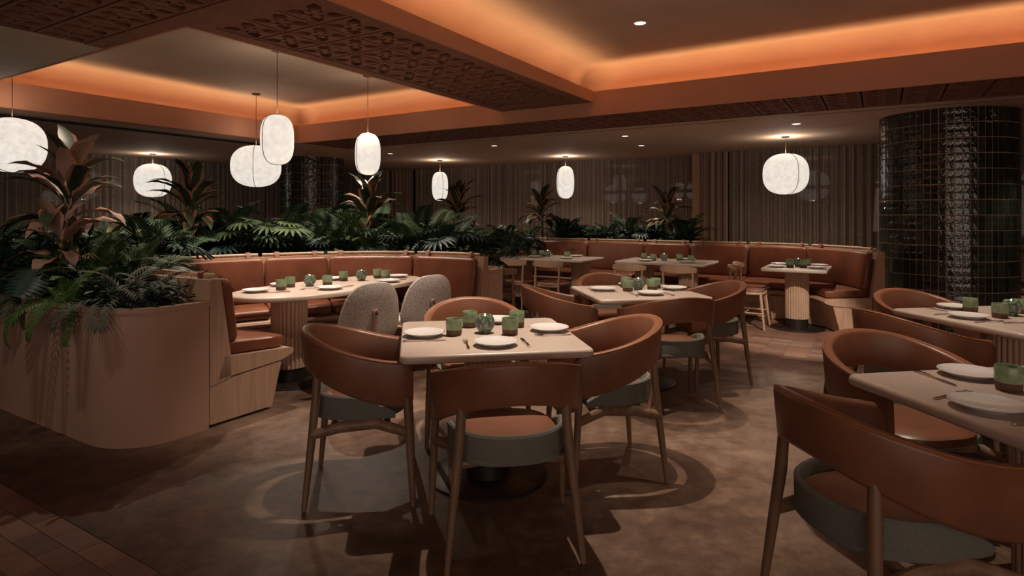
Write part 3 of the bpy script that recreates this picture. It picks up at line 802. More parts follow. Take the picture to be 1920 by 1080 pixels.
LV['lobed_d'] = [leaf_lobed(.40, p, rad(40), .22, M['l_blue'], name='leaf') for i_, p in enumerate(PT)]
LV['broad'] = [leaf_blade(.44, .085, p, rad(80), 'leaf', M['l_dark'], pet=.35, fold=.2, wave=.1) for i_, p in enumerate(PT)]
LV['mon'] = [leaf_monstera(.36, p, rad(40), .26, M['l_blue'], tilt=-.5-.3*i_) for i_, p in enumerate(PT)]
LV['olive'] = [leaf_blade(.36, .028, p, rad(80), 'leaf', M['l_olive'], pet=.05, fold=.4) for i_, p in enumerate(PT)]
LV['reed'] = [leaf_blade(.50, .014, p, rad(35), 'leaf', M['l_dark'], pet=.02, fold=.5) for i_, p in enumerate(PT)]
CAT = {'cord': 'plant', 'fern': 'fern'}
def plant(kind, x, y, z0, scale=1, n=12, label='', group=None, stem=0, name=None, az0=None, flat=0, second=None):
    nm = name or {'cord': 'cordyline', 'pink': 'cordyline', 'palm': 'parlour_palm', 'palm_d': 'parlour_palm', 'fern': 'fern', 'silver': 'silver_fern', 'lobed': 'split_leaf_philodendron',
        'lobed_d': 'split_leaf_philodendron', 'broad': 'broad_leaf_plant', 'mon': 'monstera', 'olive': 'spider_plant', 'reed': 'snake_plant'}[kind]
    t = thing(nm, label, 'plant', (x, y, z0), R.uniform(0, 6.3) if az0 is None else az0, group)
    scale *= 1.0; t.scale = (scale,)*3
    if stem:
        MB().tube([(0, 0, -.02), (.01, .01, stem*.5), (-.01, 0, stem)], [.014, .012, .010], 7).build('stem', M['cane'], t)
    for i_ in range(n):
        f_ = i_/max(1, n-1)                      # 0 = outer, low leaves; 1 = upright centre
        ki = 2 if f_ < .34+flat else (1 if f_ < .72+flat*.5 else 0)
        kk = second if (second and i_ % 3 == 1) else kind
        s_ = R.uniform(.8, 1.12)*(1 if ki else .92)
        z = stem*(.5+.5*f_) if stem else 0
        o = link('leaf' if kind in ('cord', 'pink', 'lobed', 'lobed_d', 'broad', 'mon', 'olive', 'reed') else 'frond', LV[kk][ki], t, (0, 0, z), (R.uniform(-.12, .12), R.uniform(-.2, .2), i_*2.39996+R.uniform(-.3, .3)), (s_, s_, s_))
    return t
Z1 = .77
# the two tall pink-edged cordylines and other plants one can single out
def X(px, d): return (px-960)/1135*d
plant('cord', X(130, 4.6), 4.6, Z1, 1.15, 30, 'tallest cordyline with pink edged leaves in front of the leftmost lantern', stem=.80, second='pink')
plant('cord', X(358, 6.9), 6.9, Z1, 1.25, 28, 'tall cordyline with pale streaked crown right of the round lantern behind it', stem=.70)
plant('cord', X(692, 7.7), 7.7, Z1, 1.2, 28, 'tall dark cordyline in front of the distant tiled column under a tall lantern', stem=.66)
plant('cord', X(695, 7.5), 7.35, Z1, .95, 12, 'shorter pink streaked cordyline at the foot of the one before the distant column', stem=.30, second='pink')
plant('cord', X(860, 9.6), 9.6, .75, 1.15, 24, 'dark cordyline right of the small oval lantern at the far left curtain', stem=.70)
plant('cord', X(1015, 10.8), 10.8, .85, 1.15, 24, 'dark cordyline just left of the far centre lantern', stem=.62)
plant('cord', X(1250, 9.7), 9.7, .85, 1.2, 26, 'dark cordyline rising at the right end of the far planting', stem=.52)
plant('pink', X(105, 4.3), 4.35, Z1, .95, 10, 'pink leaved cordyline standing low in front of the tallest one', stem=.50)
plant('palm', X(185, 4.25), 4.3, Z1, 1.0, 15, 'green feathery palm in the left planter in front of the cordylines')
plant('palm', X(245, 4.4), 4.5, Z1, .9, 12, 'dark feathery palm at the right end of the left planter group')
plant('palm_d', X(225, 4.05), 4.08, Z1, .7, 10, 'dark green palm low behind the silver fern')
plant('mon', X(70, 4.0), 4.05, .84, .60, 3, 'monstera with one big blue green leaf over the left planter rim', az0=PI-2.4)
plant('fern', X(118, 3.83), 3.86, .80, .95, 11, 'bright green fern drooping over the left planter rim', flat=.3)
plant('silver', X(225, 3.82), 3.85, .80, .95, 14, 'silver grey fern spreading over the rounded planter corner', flat=.2)
plant('silver', X(285, 3.95), 3.95, .80, .8, 11, 'silver grey fern beside the banquette end at left', flat=.2)
plant('silver', X(25, 4.25), 4.3, .78, .7, 9, 'silver grey fern at the far left behind the planter rim', flat=.2)
plant('broad', X(262, 4.3), 4.3, .80, .8, 8, 'broad leaved plant behind the silver fern next to the banquette end')
plant('olive', X(205, 5.0), 5.0, Z1, 1.2, 18, 'yellow green grassy plant between the tall cordyline and the round lantern', stem=.25)
plant('broad', X(20, 4.7), 4.7, Z1, 1.15, 10, 'broad dark leaved plant below the leftmost lantern')
plant('palm', X(350, 6.6), 6.6, Z1, 1.0, 14, 'green palm directly below the second tall cordyline')
plant('lobed', X(505, 6.9), 6.9, Z1, 1.25, 13, 'fresh green split leaf philodendron below the broad round lantern', stem=.05)
plant('lobed', X(470, 6.75), 6.75, Z1, 1.1, 12, 'split leaf philodendron with a tall pale stalk behind the banquette rail', stem=.10)
plant('lobed_d', X(430, 6.8), 6.8, Z1, 1.1, 11, 'blue green split leaf philodendron left of the tall stalked one')
plant('olive', X(610, 7.1), 7.1, Z1, 1.2, 18, 'olive grassy plant in front of the distant tiled column')
plant('lobed_d', X(745, 7.2), 7.2, Z1, 1.1, 11, 'dark split leaf philodendron right of the dark cordyline behind the rail')
plant('fern', X(782, 6.95), 6.95, Z1, 1.0, 11, 'bright green upright fern frond plant behind the middle of the rail', flat=-.2)
plant('palm', X(875, 7.2), 7.2, Z1, 1.05, 13, 'green palm with upright fronds near the right end of the curved banquette')
plant('palm_d', X(955, 9.3), 9.3, .76, .9, 14, 'dark palm beside the far wooden chairs', flat=-.2)
plant('palm_d', X(885, 7.9), 7.9, .80, .8, 13, 'dark palm spilling over behind the right end of the curved banquette', flat=-.2)
plant('silver', X(950, 9.0), 9.0, .76, .6, 12, 'pale silvery fern low beside the far wooden chairs')
plant('fern', X(935, 6.32), 6.36, .80, .28, 7, 'tiny green fern in the narrow end of the planter beside the first far chair')
for k, (px, d) in enumerate(((1075, 10.6), (1090, 10.4), (1155, 10.3), (1190, 10.2))):
    plant('reed', X(px, d), d, .85, 1.0, 5, 'dark upright snake plant in the far planting, ' + ['first from the left', 'second from the left', 'second from the right', 'rightmost'][k], group='snake plants in the far planting')
# filling shrubs
def fill(kinds, spots, label, group, z0, sc=(1.15, 1.45), up=0):
    ordn = {}; W_ = ['first', 'second', 'third', 'fourth', 'fifth', 'sixth', 'seventh', 'eighth', 'ninth']
    for q in range(len(kinds)): pass
    for kd in set(kinds):
        same = sorted([k for k in range(len(spots)) if kinds[k % len(kinds)] == kd], key=lambda k: spots[k][0]/spots[k][1])
        for n_, k in enumerate(same): ordn[k] = f', {W_[n_]} from the left,' if len(same) > 1 else ''
    for k, (x, y) in enumerate(spots):
        kd = kinds[k % len(kinds)]
        nm = {'palm_d': 'feathery palm', 'broad': 'broad leaved shrub', 'lobed_d': 'split leaf shrub', 'fern': 'green fern', 'palm': 'green palm', 'lobed': 'green split leaf shrub', 'silver': 'silvery fern'}[kd]
        plant(kd, x, y, z0, R.uniform(*sc), 13, f'{nm}{ordn[k]} in the {label}', group + ', ' + nm, flat=-up)
def spots_row(px0, px1, d0, d1, n, jit=.15):
    out = []
    for k in range(n):
        t = (k+.5)/n; d = d0+(d1-d0)*t + R.uniform(-jit, jit); out.append((X(px0+(px1-px0)*t, d), d))
    return out
fill(['palm_d', 'broad', 'lobed_d'], spots_row(-60, 250, 4.75, 5.4, 9), 'planting under the tallest cordyline', 'low shrubs at left', Z1, (1.15, 1.4), .1)
fill(['palm_d', 'broad', 'palm_d', 'silver'], spots_row(-60, 160, 4.5, 4.4, 6, .06), 'front row behind the left planter rim', 'front row of the left planter', Z1, (.85, 1.0), .05)
fill(['broad', 'palm_d', 'silver', 'palm_d'], spots_row(235, 330, 4.9, 6.0, 5), 'planting left of the curved banquette', 'low shrubs left of the curved banquette', Z1)
fill(['palm_d', 'lobed_d', 'palm_d', 'palm', 'broad', 'silver'], spots_row(335, 620, 6.75, 7.2, 14, .1), 'planting behind the curved banquette, left half', 'shrubs behind the curved banquette left', Z1, (1.0, 1.3))
fill(['palm_d', 'broad', 'palm', 'palm_d', 'lobed_d', 'silver'], spots_row(620, 880, 7.2, 7.25, 12, .12), 'planting behind the curved banquette, right half', 'shrubs behind the curved banquette right', Z1)
fill(['palm_d', 'broad'], spots_row(240, 860, 7.6, 8.2, 14, .2), 'back row behind the curved banquette', 'back row shrubs', Z1+.03, (1.35, 1.65), .15)
fill(['palm_d', 'lobed_d', 'palm'], spots_row(815, 1000, 9.1, 10.2, 9, .12), 'planting near the far wooden chairs', 'shrubs beside the far chairs', .76, (.85, 1.0), .25)
def row_uv(u0, v0, u1, v1, n, j=.1):
    out = []
    for k in range(n):
        t = (k+.5)/n; p = W(u0+(u1-u0)*t+R.uniform(-j, j), v0+(v1-v0)*t+R.uniform(-j, j)); out.append((p.x, p.y))
    return out
fill(['palm_d', 'fern', 'palm_d', 'broad', 'lobed_d'], row_uv(9.62, 2.6, 9.62, 5.0, 13), 'planting behind the far banquette', 'shrubs behind the far banquette', .83, (.85, 1.0), .25)
fill(['palm_d', 'fern', 'broad'], row_uv(9.75, 2.5, 9.75, 5.1, 7), 'back row of the far planting', 'back row of the far planting', .86, (1.0, 1.2), .3)
# low ground cover nobody could count
def cover(region, n, z, label, m_):
    V = []; F = []
    for k in range(n):
        x, y = region(); a = R.uniform(0, 6.3); l_ = R.uniform(.05, .13); h = R.uniform(0, .16); w = l_*.22
        d = Vector((math.cos(a), math.sin(a), 0)); s_ = Vector((-d.y, d.x, 0)); p = Vector((x, y, z+h)); tl = R.uniform(-.4, .7)
        k0 = len(V); V += [p, p+d*l_*.5+s_*w+Vector((0, 0, l_*.35*tl+.01)), p+d*l_+Vector((0, 0, l_*tl*.5)), p+d*l_*.5-s_*w+Vector((0, 0, l_*.35*tl+.01))]; F.append((k0, k0+1, k0+2, k0+3))
    o = obj('ground_cover', V, F, M[m_], smooth=False); tag(o, label, 'foliage', kind='stuff')
def reg_poly(f): return f
def reg1():
    while True:
        u, v = R.uniform(1.85, 5.5), R.uniform(3.8, 7.5)
        if u < 2.25 or v > 5.75 or (u > 5.2 and v > 3.6) or (u > 4.5 and v > 5.3): 
            p = W(u, v); return p.x, p.y
def reg2():
    p = W(R.uniform(9.28, 9.95), R.uniform(2.42, 5.15)); return p.x, p.y
def reg3():
    p = W(R.uniform(5.75, 9.2), R.uniform(5.32, 5.72)); return p.x, p.y
cover(reg1, 9000, .775, 'low dark green ground cover filling the big curved planter', 'l_dark')
cover(reg2, 3000, .83, 'low dark ground cover in the planter behind the far banquette', 'l_dark')
cover(reg3, 3000, .71, 'low dark ground cover in the planter beside the far chairs', 'l_dark')

# ================================================================= tables
TA = math.atan2(.165, .986)
def pedestal(t, x, y, r=.125, h=.705, disc=.315, flutes=26, zt=.715, z_base=True):
    MB().lathe([(0, 0.001), (disc, .001), (disc, .008), (disc-.006, .012), (0, .014)], 48).build('base_plate', M['black'], t, loc=(x, y, 0))
    MB().lathe([(r*.93, .012), (r*.93, .125), (0, .125)], 32).build('plinth_collar', M['black'], t, loc=(x, y, 0))
    n = flutes*8; ring = []
    for i_ in range(n):
        a = 2*PI*i_/n; q = abs(math.sin(flutes*a/2)); rr_ = r-.013+.015*q**.5
        ring.append((rr_*math.cos(a), rr_*math.sin(a)))
    MB().rings([[(a, b_, z) for a, b_ in ring] for z in (.125, zt)]).build('fluted_column', M['flute'], t, loc=(x, y, 0))
def table(label, x, y, rz, w, d_, peds, corner=.04, edge=.018, th_=.04, oval=False, r=.125, disc=.315, group=None):
    t = thing('dining_table', label, 'table', (x, y, 0), rz, group)
    out = rrect(w, d_, corner, 5) if not oval else superell(w/2, d_/2, 2.6, 64)
    prism(out, .75-th_, .75, edge, 4).build('tabletop', M['stone'], t)
    for px, py in peds: pedestal(t, px, py, r, disc=disc, zt=.752-th_)
    return t
TB = {'T1': (-.13, 3.24), 'T2': (1.04, 5.05), 'T3': (3.105, 3.755), 'T4': (1.862, 2.059)}
TD = {'T1': 'nearest square table', 'T2': 'middle square table', 'T3': 'square table at the right edge', 'T4': 'front right table'}
table('nearest square cream stone table on a fluted pedestal, in the centre of the picture', *TB['T1'], TA, .915, .915, [(0, 0)])
table('middle square cream stone table, behind and right of the nearest one', *TB['T2'], TA, .915, .915, [(0, 0)])
table('square cream stone table at the right edge in front of the tiled column', *TB['T3'], TA, .915, .915, [(0, 0)])
table('front right cream stone table cut by the lower right edge of the picture', *TB['T4'], TA, .915, .915, [(0, 0)])
ov = W(3.88, 4.27); table('long oval cream stone table inside the curved banquette', ov.x, ov.y, GR, 1.98, .92, [(-.53, -.03), (.53, -.03)], oval=True, r=.145)
p = W(8.12, 4.27); table('far rectangular stone table at left with two wooden chairs in front', p.x, p.y, GR, .80, 1.38, [(0, -.48), (0, .5)], corner=.03, r=.14)
p = W(8.32, 2.57); table('far rectangular stone table at centre in front of the long banquette', p.x, p.y, GR, .80, 1.24, [(0, -.3), (0, .32)], corner=.03, r=.13)
p = W(8.16, .90); table('far stone table on one lit fluted pedestal near the banquette end', p.x, p.y, GR, .82, .72, [(0, 0)], corner=.03, r=.135)

# ================================================================= barrel chairs
def barrel_chair(label, loc, rz):
    t = thing('barrel_armchair', label, 'chair', loc, rz)
    # path of the backrest: left arm tip, round the back, right arm tip
    def pth(s_, rx=.295, ry=.285, yf=.245, yc=.0):
        a = abs(s_); sg = 1 if s_ >= 0 else -1
        tot = (yf-yc) + PI/2*(rx+ry)/2; l = a*tot; arc = PI/2*(rx+ry)/2
        if l < arc: w = l/arc*PI/2; return Vector((sg*rx*math.sin(w)**.92, yc-ry*math.cos(w), 0))
        return Vector((sg*rx*(1-.05*((l-arc)/(tot-arc))**2), yc+(l-arc), 0))
    n = 44; R_ = []; Pt = []
    for i_ in range(n+1):
        s_ = -1+2*i_/n; p_ = pth(s_); q_ = pth(min(1, s_+.03))-pth(max(-1, s_-.03)); q_.normalize(); nn = Vector((q_.y, -q_.x, 0))  # outward
        a = abs(s_); sm = a*a*(3-2*a)
        zt = .822-.135*sm; zb = .650-.185*sm
        e = 1
        if a > .93: e = math.sqrt(max(.0, 1-((a-.93)/.07)**2))*.75+.25
        hh = (zt-zb)/2*(.55+.45*e if a > .93 else 1); zc = (zt+zb)/2; th_ = .024*(.55+.45*e)
        lean = .10*(1-.55*a)
        ring = []
        for x_, y_ in rrect(2*th_, 2*hh, min(.017, th_*.8), 3):
            ring.append(p_ + nn*(x_ + (y_)*lean) + Vector((0, 0, zc+y_)))
        R_.append(ring)
    MB().rings(R_).build('backrest', M['leather'], t)
    # piping along the upper outer rim
    P = []
    for i_ in range(2, n-1):
        s_ = -1+2*i_/n; p_ = pth(s_); q_ = (pth(min(1, s_+.03))-pth(max(-1, s_-.03))).normalized(); nn = Vector((q_.y, -q_.x, 0)); a = abs(s_); sm = a*a*(3-2*a)
        zt = .822-.135*sm; hh = (zt-(.650-.185*sm))/2; lean = .10*(1-.55*a)
        P.append(p_+nn*(.0195+hh*lean)+Vector((0, 0, zt-.0035)))
    MB().tube(P, .0032, 5).build('piping', M['leather_seam'], t)
    # grey felt shell around the seat
    R2 = []; m_ = 36
    for i_ in range(m_+1):
        s_ = -1+2*i_/m_; p_ = pth(s_, .238, .245, .16, -.0); q_ = (pth(min(1, s_+.03), .238, .245, .16)-pth(max(-1, s_-.03), .238, .245, .16)).normalized(); nn = Vector((q_.y, -q_.x, 0))
        a = abs(s_); zt = .520 - .085*max(0, (a-.62)/.38)**1.6; zb = .408
        R2.append([p_+nn*x_+Vector((0, 0, z_)) for x_, z_ in ((-.012, zb), (.004, zb-.004), (.012, zb+.02), (.013, zt-.008), (.006, zt), (-.004, zt), (-.011, zt-.01))])
    MB().rings(R2).build('seat_shell', M['grey'], t)
    out = [(x_, y_-.02) for x_, y_ in superell(.228, .228, 2.6, 36)]
    prism(out, .398, .425, .012, 2).build('shell_base', M['grey'], t)
    # leather seat pad, slightly domed
    mb = MB(); out = [(x_, y_+.012) for x_, y_ in superell(.222, .235, 2.8, 40)]; R3 = []
    for k, z_ in ((.93, .425), (.99, .435), (1, .452), (.985, .468), (.93, .478), (.6, .484), (.25, .486)): R3.append([(x_*k, .012+(y_-.012)*k, z_) for x_, y_ in out])
    mb.rings(R3).build('seat_pad', M['leather'], t)
    for sg in (-1, 1):
        MB().tube([(sg*.270, -.258, 0.006), (sg*.245, -.235, .25), (sg*.218, -.213, .50), (sg*.208, -.206, .664)], [.0125, .018, .021, .018], 12).build('leg', M['walnut'], t)
        MB().tube([(sg*.312, .245, .006), (sg*.303, .232, .25), (sg*.292, .215, .52)], [.0125, .0175, .019], 12).build('leg', M['walnut'], t)
        MB().tube([(sg*.240, -.232, .345), (sg*.235, -.10, .375), (sg*.235, .07, .385), (sg*.298, .226, .35)], [.017, .021, .021, .017], 10, sq=1.3).build('side_rail', M['walnut'], t)
    MB().tube([(-.237, -.13, .372), (-.1, -.13, .39), (.1, -.13, .39), (.237, -.13, .372)], .016, 8, sq=1.3).build('cross_rail', M['walnut'], t)
    MB().tube([(-.240, .12, .375), (-.1, .12, .39), (.1, .12, .39), (.240, .12, .375)], .016, 8, sq=1.3).build('cross_rail', M['walnut'], t)
    for sx, sy in ((-.27, -.258), (.27, -.258), (-.312, .245), (.312, .245)):
        MB().lathe([(0, 0), (.009, 0), (.009, .007), (0, .007)], 10).build('glide', M['steel'], t, loc=(sx, sy, 0))
    return t
def around(T, side, dist=.635, extra=0, slide=0):
    cx, cy = TB[T]; a = TA + {'F': 0, 'R': PI/2, 'B': PI, 'L': -PI/2}[side]      # chair local +y faces the table
    d = Vector((-math.sin(a), math.cos(a))); s_ = Vector((math.cos(a), math.sin(a)))
    return (cx-d.x*dist+s_.x*slide, cy-d.y*dist+s_.y*slide, 0), a+extra
ch = {}
pos, a = around('T1', 'F'); base_chair = barrel_chair('tan leather barrel armchair seen from behind, in front of the nearest square table', pos, a)
specs = [('T1', 'L', 'tan leather barrel armchair left of the nearest square table', .64, 0), ('T1', 'R', 'tan leather barrel armchair right of the nearest square table', .64, 0),
 ('T1', 'B', 'tan leather barrel armchair beyond the nearest square table, only its top rim showing', .66, 0),
 ('T2', 'F', 'tan leather barrel armchair seen from behind, in front of the middle square table', .63, .05), ('T2', 'L', 'tan leather barrel armchair left of the middle square table', .66, -.06),
 ('T2', 'R', 'tan leather barrel armchair right of the middle square table', .62, .0), ('T2', 'B', 'tan leather barrel armchair beyond the middle square table, mostly hidden', .64, 0),
 ('T3', 'L', 'tan leather barrel armchair left of the square table at the right edge', .70, 0), ('T3', 'B', 'tan leather barrel armchair beyond the right edge table, in front of the tiled column', .64, 0),
 ('T4', 'L', 'large foreground tan leather barrel armchair at the lower right corner', .68, 0), ('T4', 'B', 'tan leather barrel armchair behind the front right table', .66, 0)]
for T, s_, lab, dist, ex in specs:
    pos, a = around(T, s_, dist, ex); dup(base_chair, lab, pos, a, 'tan leather barrel armchairs')
base_chair['group'] = 'tan leather barrel armchairs'

# ================================================================= boucle shell chairs
def boucle_chair(label, loc, rz):
    t = thing('shell_chair', label, 'chair', loc, rz, 'grey boucle shell chairs at the oval table')
    def bp(x_, z_):                                # curved back surface
        return Vector((x_, -.215 + .45*x_*x_*1.6 - .16*(z_-.42), z_))
    out = []
    n = 40
    for i_ in range(n):
        w = 2*PI*i_/n; c, s_ = math.cos(w), math.sin(w)
        x_ = .262*math.copysign(abs(c)**(.62), c); z_ = .62 + .245*math.copysign(abs(s_)**(.66), s_)
        x_ *= 1.08 - .30*((z_-.375)/.49)**1.5
        out.append((x_, z_))
    R_ = []
    for k, off in ((.1, -.022), (.55, -.025), (.9, -.023), (.985, -.014), (1, 0), (.985, .014), (.9, .023), (.55, .026), (.1, .026)):
        R_.append([bp(x_*k, .62+(z_-.62)*k) + Vector((0, off, 0)) for x_, z_ in out])
    MB().rings(R_).build('backrest', M['boucle'], t)
    # smooth lower panel on the back face
    R_ = []
    lo = [(x_, z_) for x_, z_ in out if z_ < .57]
    lo2 = [(.205, .56), (-.215, .50)]
    pan = sorted([p_ for p_ in lo], key=lambda p_: math.atan2(p_[1]-.5, p_[0]))
    V = [bp(x_*.97, z_+.004)+Vector((0, -.0275, 0)) for x_, z_ in pan]
    for k in range(9): V.append(bp(.225-.45*k/8, .570)+Vector((0, -.028, 0)))
    # seat: wooden tray and boucle pad
    o_ = superell(.25, .25, 2.7, 40)
    prism([(x_, y_+.02) for x_, y_ in o_], .395, .425, .014, 3).build('seat_tray', M['oak'], t)
    prism([(x_*.93, y_*.93+.03) for x_, y_ in o_], .425, .475, .022, 3).build('seat_pad', M['boucle'], t)
    # wooden spine with a screw
    ys = lambda z_: bp(0, z_).y - .036
    sp = MB(); rr_ = []
    for z_, hw in ((.37, .017), (.45, .0165), (.55, .016), (.60, .021), (.625, .024), (.645, .020), (.655, .008)):
        y_ = ys(z_); rr_.append([(-hw, y_-.012, z_), (hw, y_-.012, z_), (hw, y_+.012, z_), (-hw, y_+.012, z_)])
    s_o = sp.rings(rr_).build('spine', M['flute'], t); bevel(s_o, .005)
    MB().lathe([(0, .004), (.009, .003), (.010, 0)], 12).build('screw', M['screw'], s_o, loc=(0, ys(.625)-.0125, .625), rot=(PI/2, 0, 0))
    for sx in (-1, 1):
        MB().tube([(sx*.225, -.225, .004), (sx*.185, -.165, .40)], [.0125, .018], 10).build('leg', M['oak'], t)
        MB().tube([(sx*.225, .235, .004), (sx*.19, .18, .40)], [.0125, .018], 10).build('leg', M['oak'], t)
    MB().tube([(-.19, -.17, .385), (.19, -.17, .385)], .014, 8).build('cross_rail', M['oak'], t)
    return t
pc = W(3.52, 3.62); a0 = .74
bc_ = boucle_chair('grey boucle shell chair with wooden spine, left of the pair at the oval table', (pc.x, pc.y, 0), a0)
pc = W(4.22, 3.62); dup(bc_, 'grey boucle shell chair with wooden spine, right of the pair at the oval table', (pc.x, pc.y, 0), a0)

# ================================================================= light wooden chairs
def wood_chair(label, loc, rz, group):
    t = thing('wooden_chair', label, 'chair', loc, rz, group)
    R_ = []
    for i_ in range(17):
        s_ = -1+2*i_/16; x_ = .225*s_; y_ = -.235+.085*s_*s_
        hgt = .085*(1-.5*s_*s_)*(1 if abs(s_) < .95 else .8); zc = .715; top = zc+hgt*.6; bot = zc-.045+.012*s_*s_
        R_.append([(x_, y_-.011, bot), (x_, y_+.010, bot+.003), (x_, y_+.012, top-.004), (x_, y_-.002, top), (x_, y_-.013, top-.006)])
    MB().rings(R_).build('crest_rail', M['oak'], t)
    o_ = [(x_*(1.0+.08*y_/.2), y_) for x_, y_ in superell(.215, .205, 3.2, 36)]
    prism(o_, .425, .452, .010, 2).build('seat', M['oak'], t)
    prism([(x_*.9, y_*.9) for x_, y_ in o_], .452, .468, .008, 2).build('seat_pad', M['bench_leather'], t)
    for sg in (-1, 1):
        MB().tube([(sg*.195, -.235, .003), (sg*.18, -.19, .44), (sg*.185, -.178, .72)], [.011, .018, .012], 10).build('leg', M['oak'], t)
        MB().tube([(sg*.205, .215, .003), (sg*.165, .165, .43)], [.012, .018], 10).build('leg', M['oak'], t)
        MB().tube([(sg*.188, -.213, .20), (sg*.188, .192, .20)], .009, 8).build('stretcher', M['oak'], t)
    MB().tube([(-.188, -.02, .20), (.188, -.02, .20)], .009, 8).build('stretcher', M['oak'], t)
    MB().tube([(-.17, .17, .41), (.17, .17, .41)], .013, 8, sq=1.5).build('seat_rail', M['oak'], t)
    MB().tube([(-.17, -.18, .41), (.17, -.18, .41)], .013, 8, sq=1.5).build('seat_rail', M['oak'], t)
    return t
aU = math.atan2(AX[1], AX[0]) - PI/2; aV = math.atan2(-BX[1], -BX[0]) - PI/2
gw = 'light wooden chairs at the far tables'
p = W(7.52, 3.93); wc = wood_chair('light wooden chair with curved crest, right one of the pair before the far left table', p, aU, gw)
for u, v, a, lab in ((7.52, 4.50, aU, 'light wooden chair with curved crest, left one of the pair before the far left table'),
    (6.25, 4.02, aU+.5, 'shadowed wooden chair half hidden behind the planter end'),
    (7.62, 2.80, aU, 'light wooden chair with curved crest, left one before the far centre table'),
    (7.62, 2.16, aU, 'light wooden chair with curved crest, right one before the far centre table'),
    (7.93, 1.42, aV, 'light wooden chair seen side on, nearer one left of the single pedestal table'),
    (8.42, 1.46, aV, 'light wooden chair seen side on, farther one left of the single pedestal table')):
    dup(wc, lab, W(u, v), a)

# ================================================================= tableware
def make_plate(label, loc):
    t = MB().lathe([(0, .004), (.055, .004), (.058, .0), (.062, 0), (.066, .005), (.098, .016), (.108, .022), (.1085, .0245), (.106, .0255), (.095, .020), (.07, .011), (0, .009)], 40).build('plate', M['white'], loc=loc)
    return tag(t, label, 'plate', 'white speckled plates')
def make_cup(label, loc):
    t = thing('cup', label, 'cup', loc, 0, 'two tone green cups')
    MB().lathe([(0, 0), (.036, 0), (.0395, .003), (.041, .012), (.0415, .030)], 28).build('clay_base', M['cup_clay'], t)
    MB().lathe([(.0415, .030), (.043, .031), (.0435, .06), (.043, .086), (.0415, .089), (.0395, .086), (.0395, .03), (.03, .02), (0, .02)], 28).build('glazed_body', M['cup_green'], t)
    return t
def make_candle(label, loc):
    t = thing('candle_globe', label, 'candle holder', loc, 0, 'mottled green candle globes')
    MB().lathe([(0, 0), (.030, 0), (.034, .004), (.033, .010), (.044, .022), (.052, .040), (.0535, .056), (.050, .074), (.041, .092), (.037, .098), (.034, .096), (.038, .088), (.046, .07), (.048, .05), (.040, .028), (0, .018)], 32).build('globe', M['globe'], t)
    MB().lathe([(0, .078), (.024, .078), (.026, .074), (.026, .020), (0, .020)], 16).build('candle', M['white'], t)
    MB().lathe([(0, .080), (.0035, .083), (.0048, .090), (.003, .099), (0, .106)], 10).build('flame', M['flame'], t)
    return t
def make_knife(label, loc, rz):
    V = MB(); R_ = []
    for y_, w, h in ((-.11, .003, .002), (-.105, .006, .004), (-.05, .0055, .004), (-.005, .0045, .003), (.0, .006, .002), (.05, .009, .0016), (.09, .0085, .0014), (.108, .002, .001)):
        R_.append([(-w, y_, .001), (w, y_, .001), (w, y_, .001+2*h), (-w, y_, .001+2*h)])
    t = V.rings(R_).build('knife', M['copper'], loc=loc, rot=(0, 0, rz)); return tag(t, label, 'knife', 'table knives')
def make_fork(label, loc, rz):
    t = thing('fork', label, 'fork', loc, rz, 'table forks')
    R_ = []
    for y_, w, z_, h in ((-.10, .003, .002, .002), (-.095, .007, .002, .003), (-.05, .005, .003, .003), (.0, .003, .006, .003), (.03, .004, .009, .002), (.045, .011, .008, .002), (.055, .0125, .006, .002)):
        R_.append([(-w, y_, z_), (w, y_, z_), (w, y_, z_+h), (-w, y_, z_+h)])
    MB().rings(R_).build('handle', M['copper'], t)
    for k in range(4):
        x_ = -.0105+.007*k; MB().tube([(x_, .054, .007), (x_*1.03, .075, .005), (x_, .100, .008)], [.002, .0018, .001], 6).build('tine', M['steel'], t)
    return t
pl0 = cu0 = ca0 = kn0 = fo0 = None
def put(kind, loc, lab, rz=0):
    global pl0, cu0, ca0, kn0, fo0
    if kind == 'plate':
        if pl0 is None: pl0 = make_plate(lab, loc)
        else: dup(pl0, lab, loc, rz)
    elif kind == 'cup':
        if cu0 is None: cu0 = make_cup(lab, loc)
        else: dup(cu0, lab, loc, rz)
    elif kind == 'candle':
        if ca0 is None: ca0 = make_candle(lab, loc)
        else: dup(ca0, lab, loc, R.uniform(0, 6))
    elif kind == 'knife':
        if kn0 is None: kn0 = make_knife(lab, loc, rz)
        else: dup(kn0, lab, loc, rz)
    else:
        if fo0 is None: fo0 = make_fork(lab, loc, rz)
        else: dup(fo0, lab, loc, rz)
ZS = .7502
def tl(T, x, y):
    cx, cy = TB[T]; return (cx + x*math.cos(TA)-y*math.sin(TA), cy + x*math.sin(TA)+y*math.cos(TA), ZS)
def setting(T, ox=0, oy=0, cups=None, plates=None, cut=None):
    d = TD[T]
    for x, y, l in plates: put('plate', tl(T, x, y), f'white plate on the {l} side of the {d}')
    for x, y, l in cups: put('cup', tl(T, x, y), f'green cup, {l}, on the {d}')
    for k, x, y, r, l in cut: put(k, tl(T, x, y), f'{k} {l} on the {d}', TA+r)
put('candle', tl('T1', -.01, .035), 'lit green candle globe in the middle of the nearest square table')
put('candle', tl('T2', .05, .09), 'lit green candle globe in the middle of the middle square table')
put('candle', tl('T3', .071, .07), 'lit green candle globe on the square table at the right edge')
H = PI/2
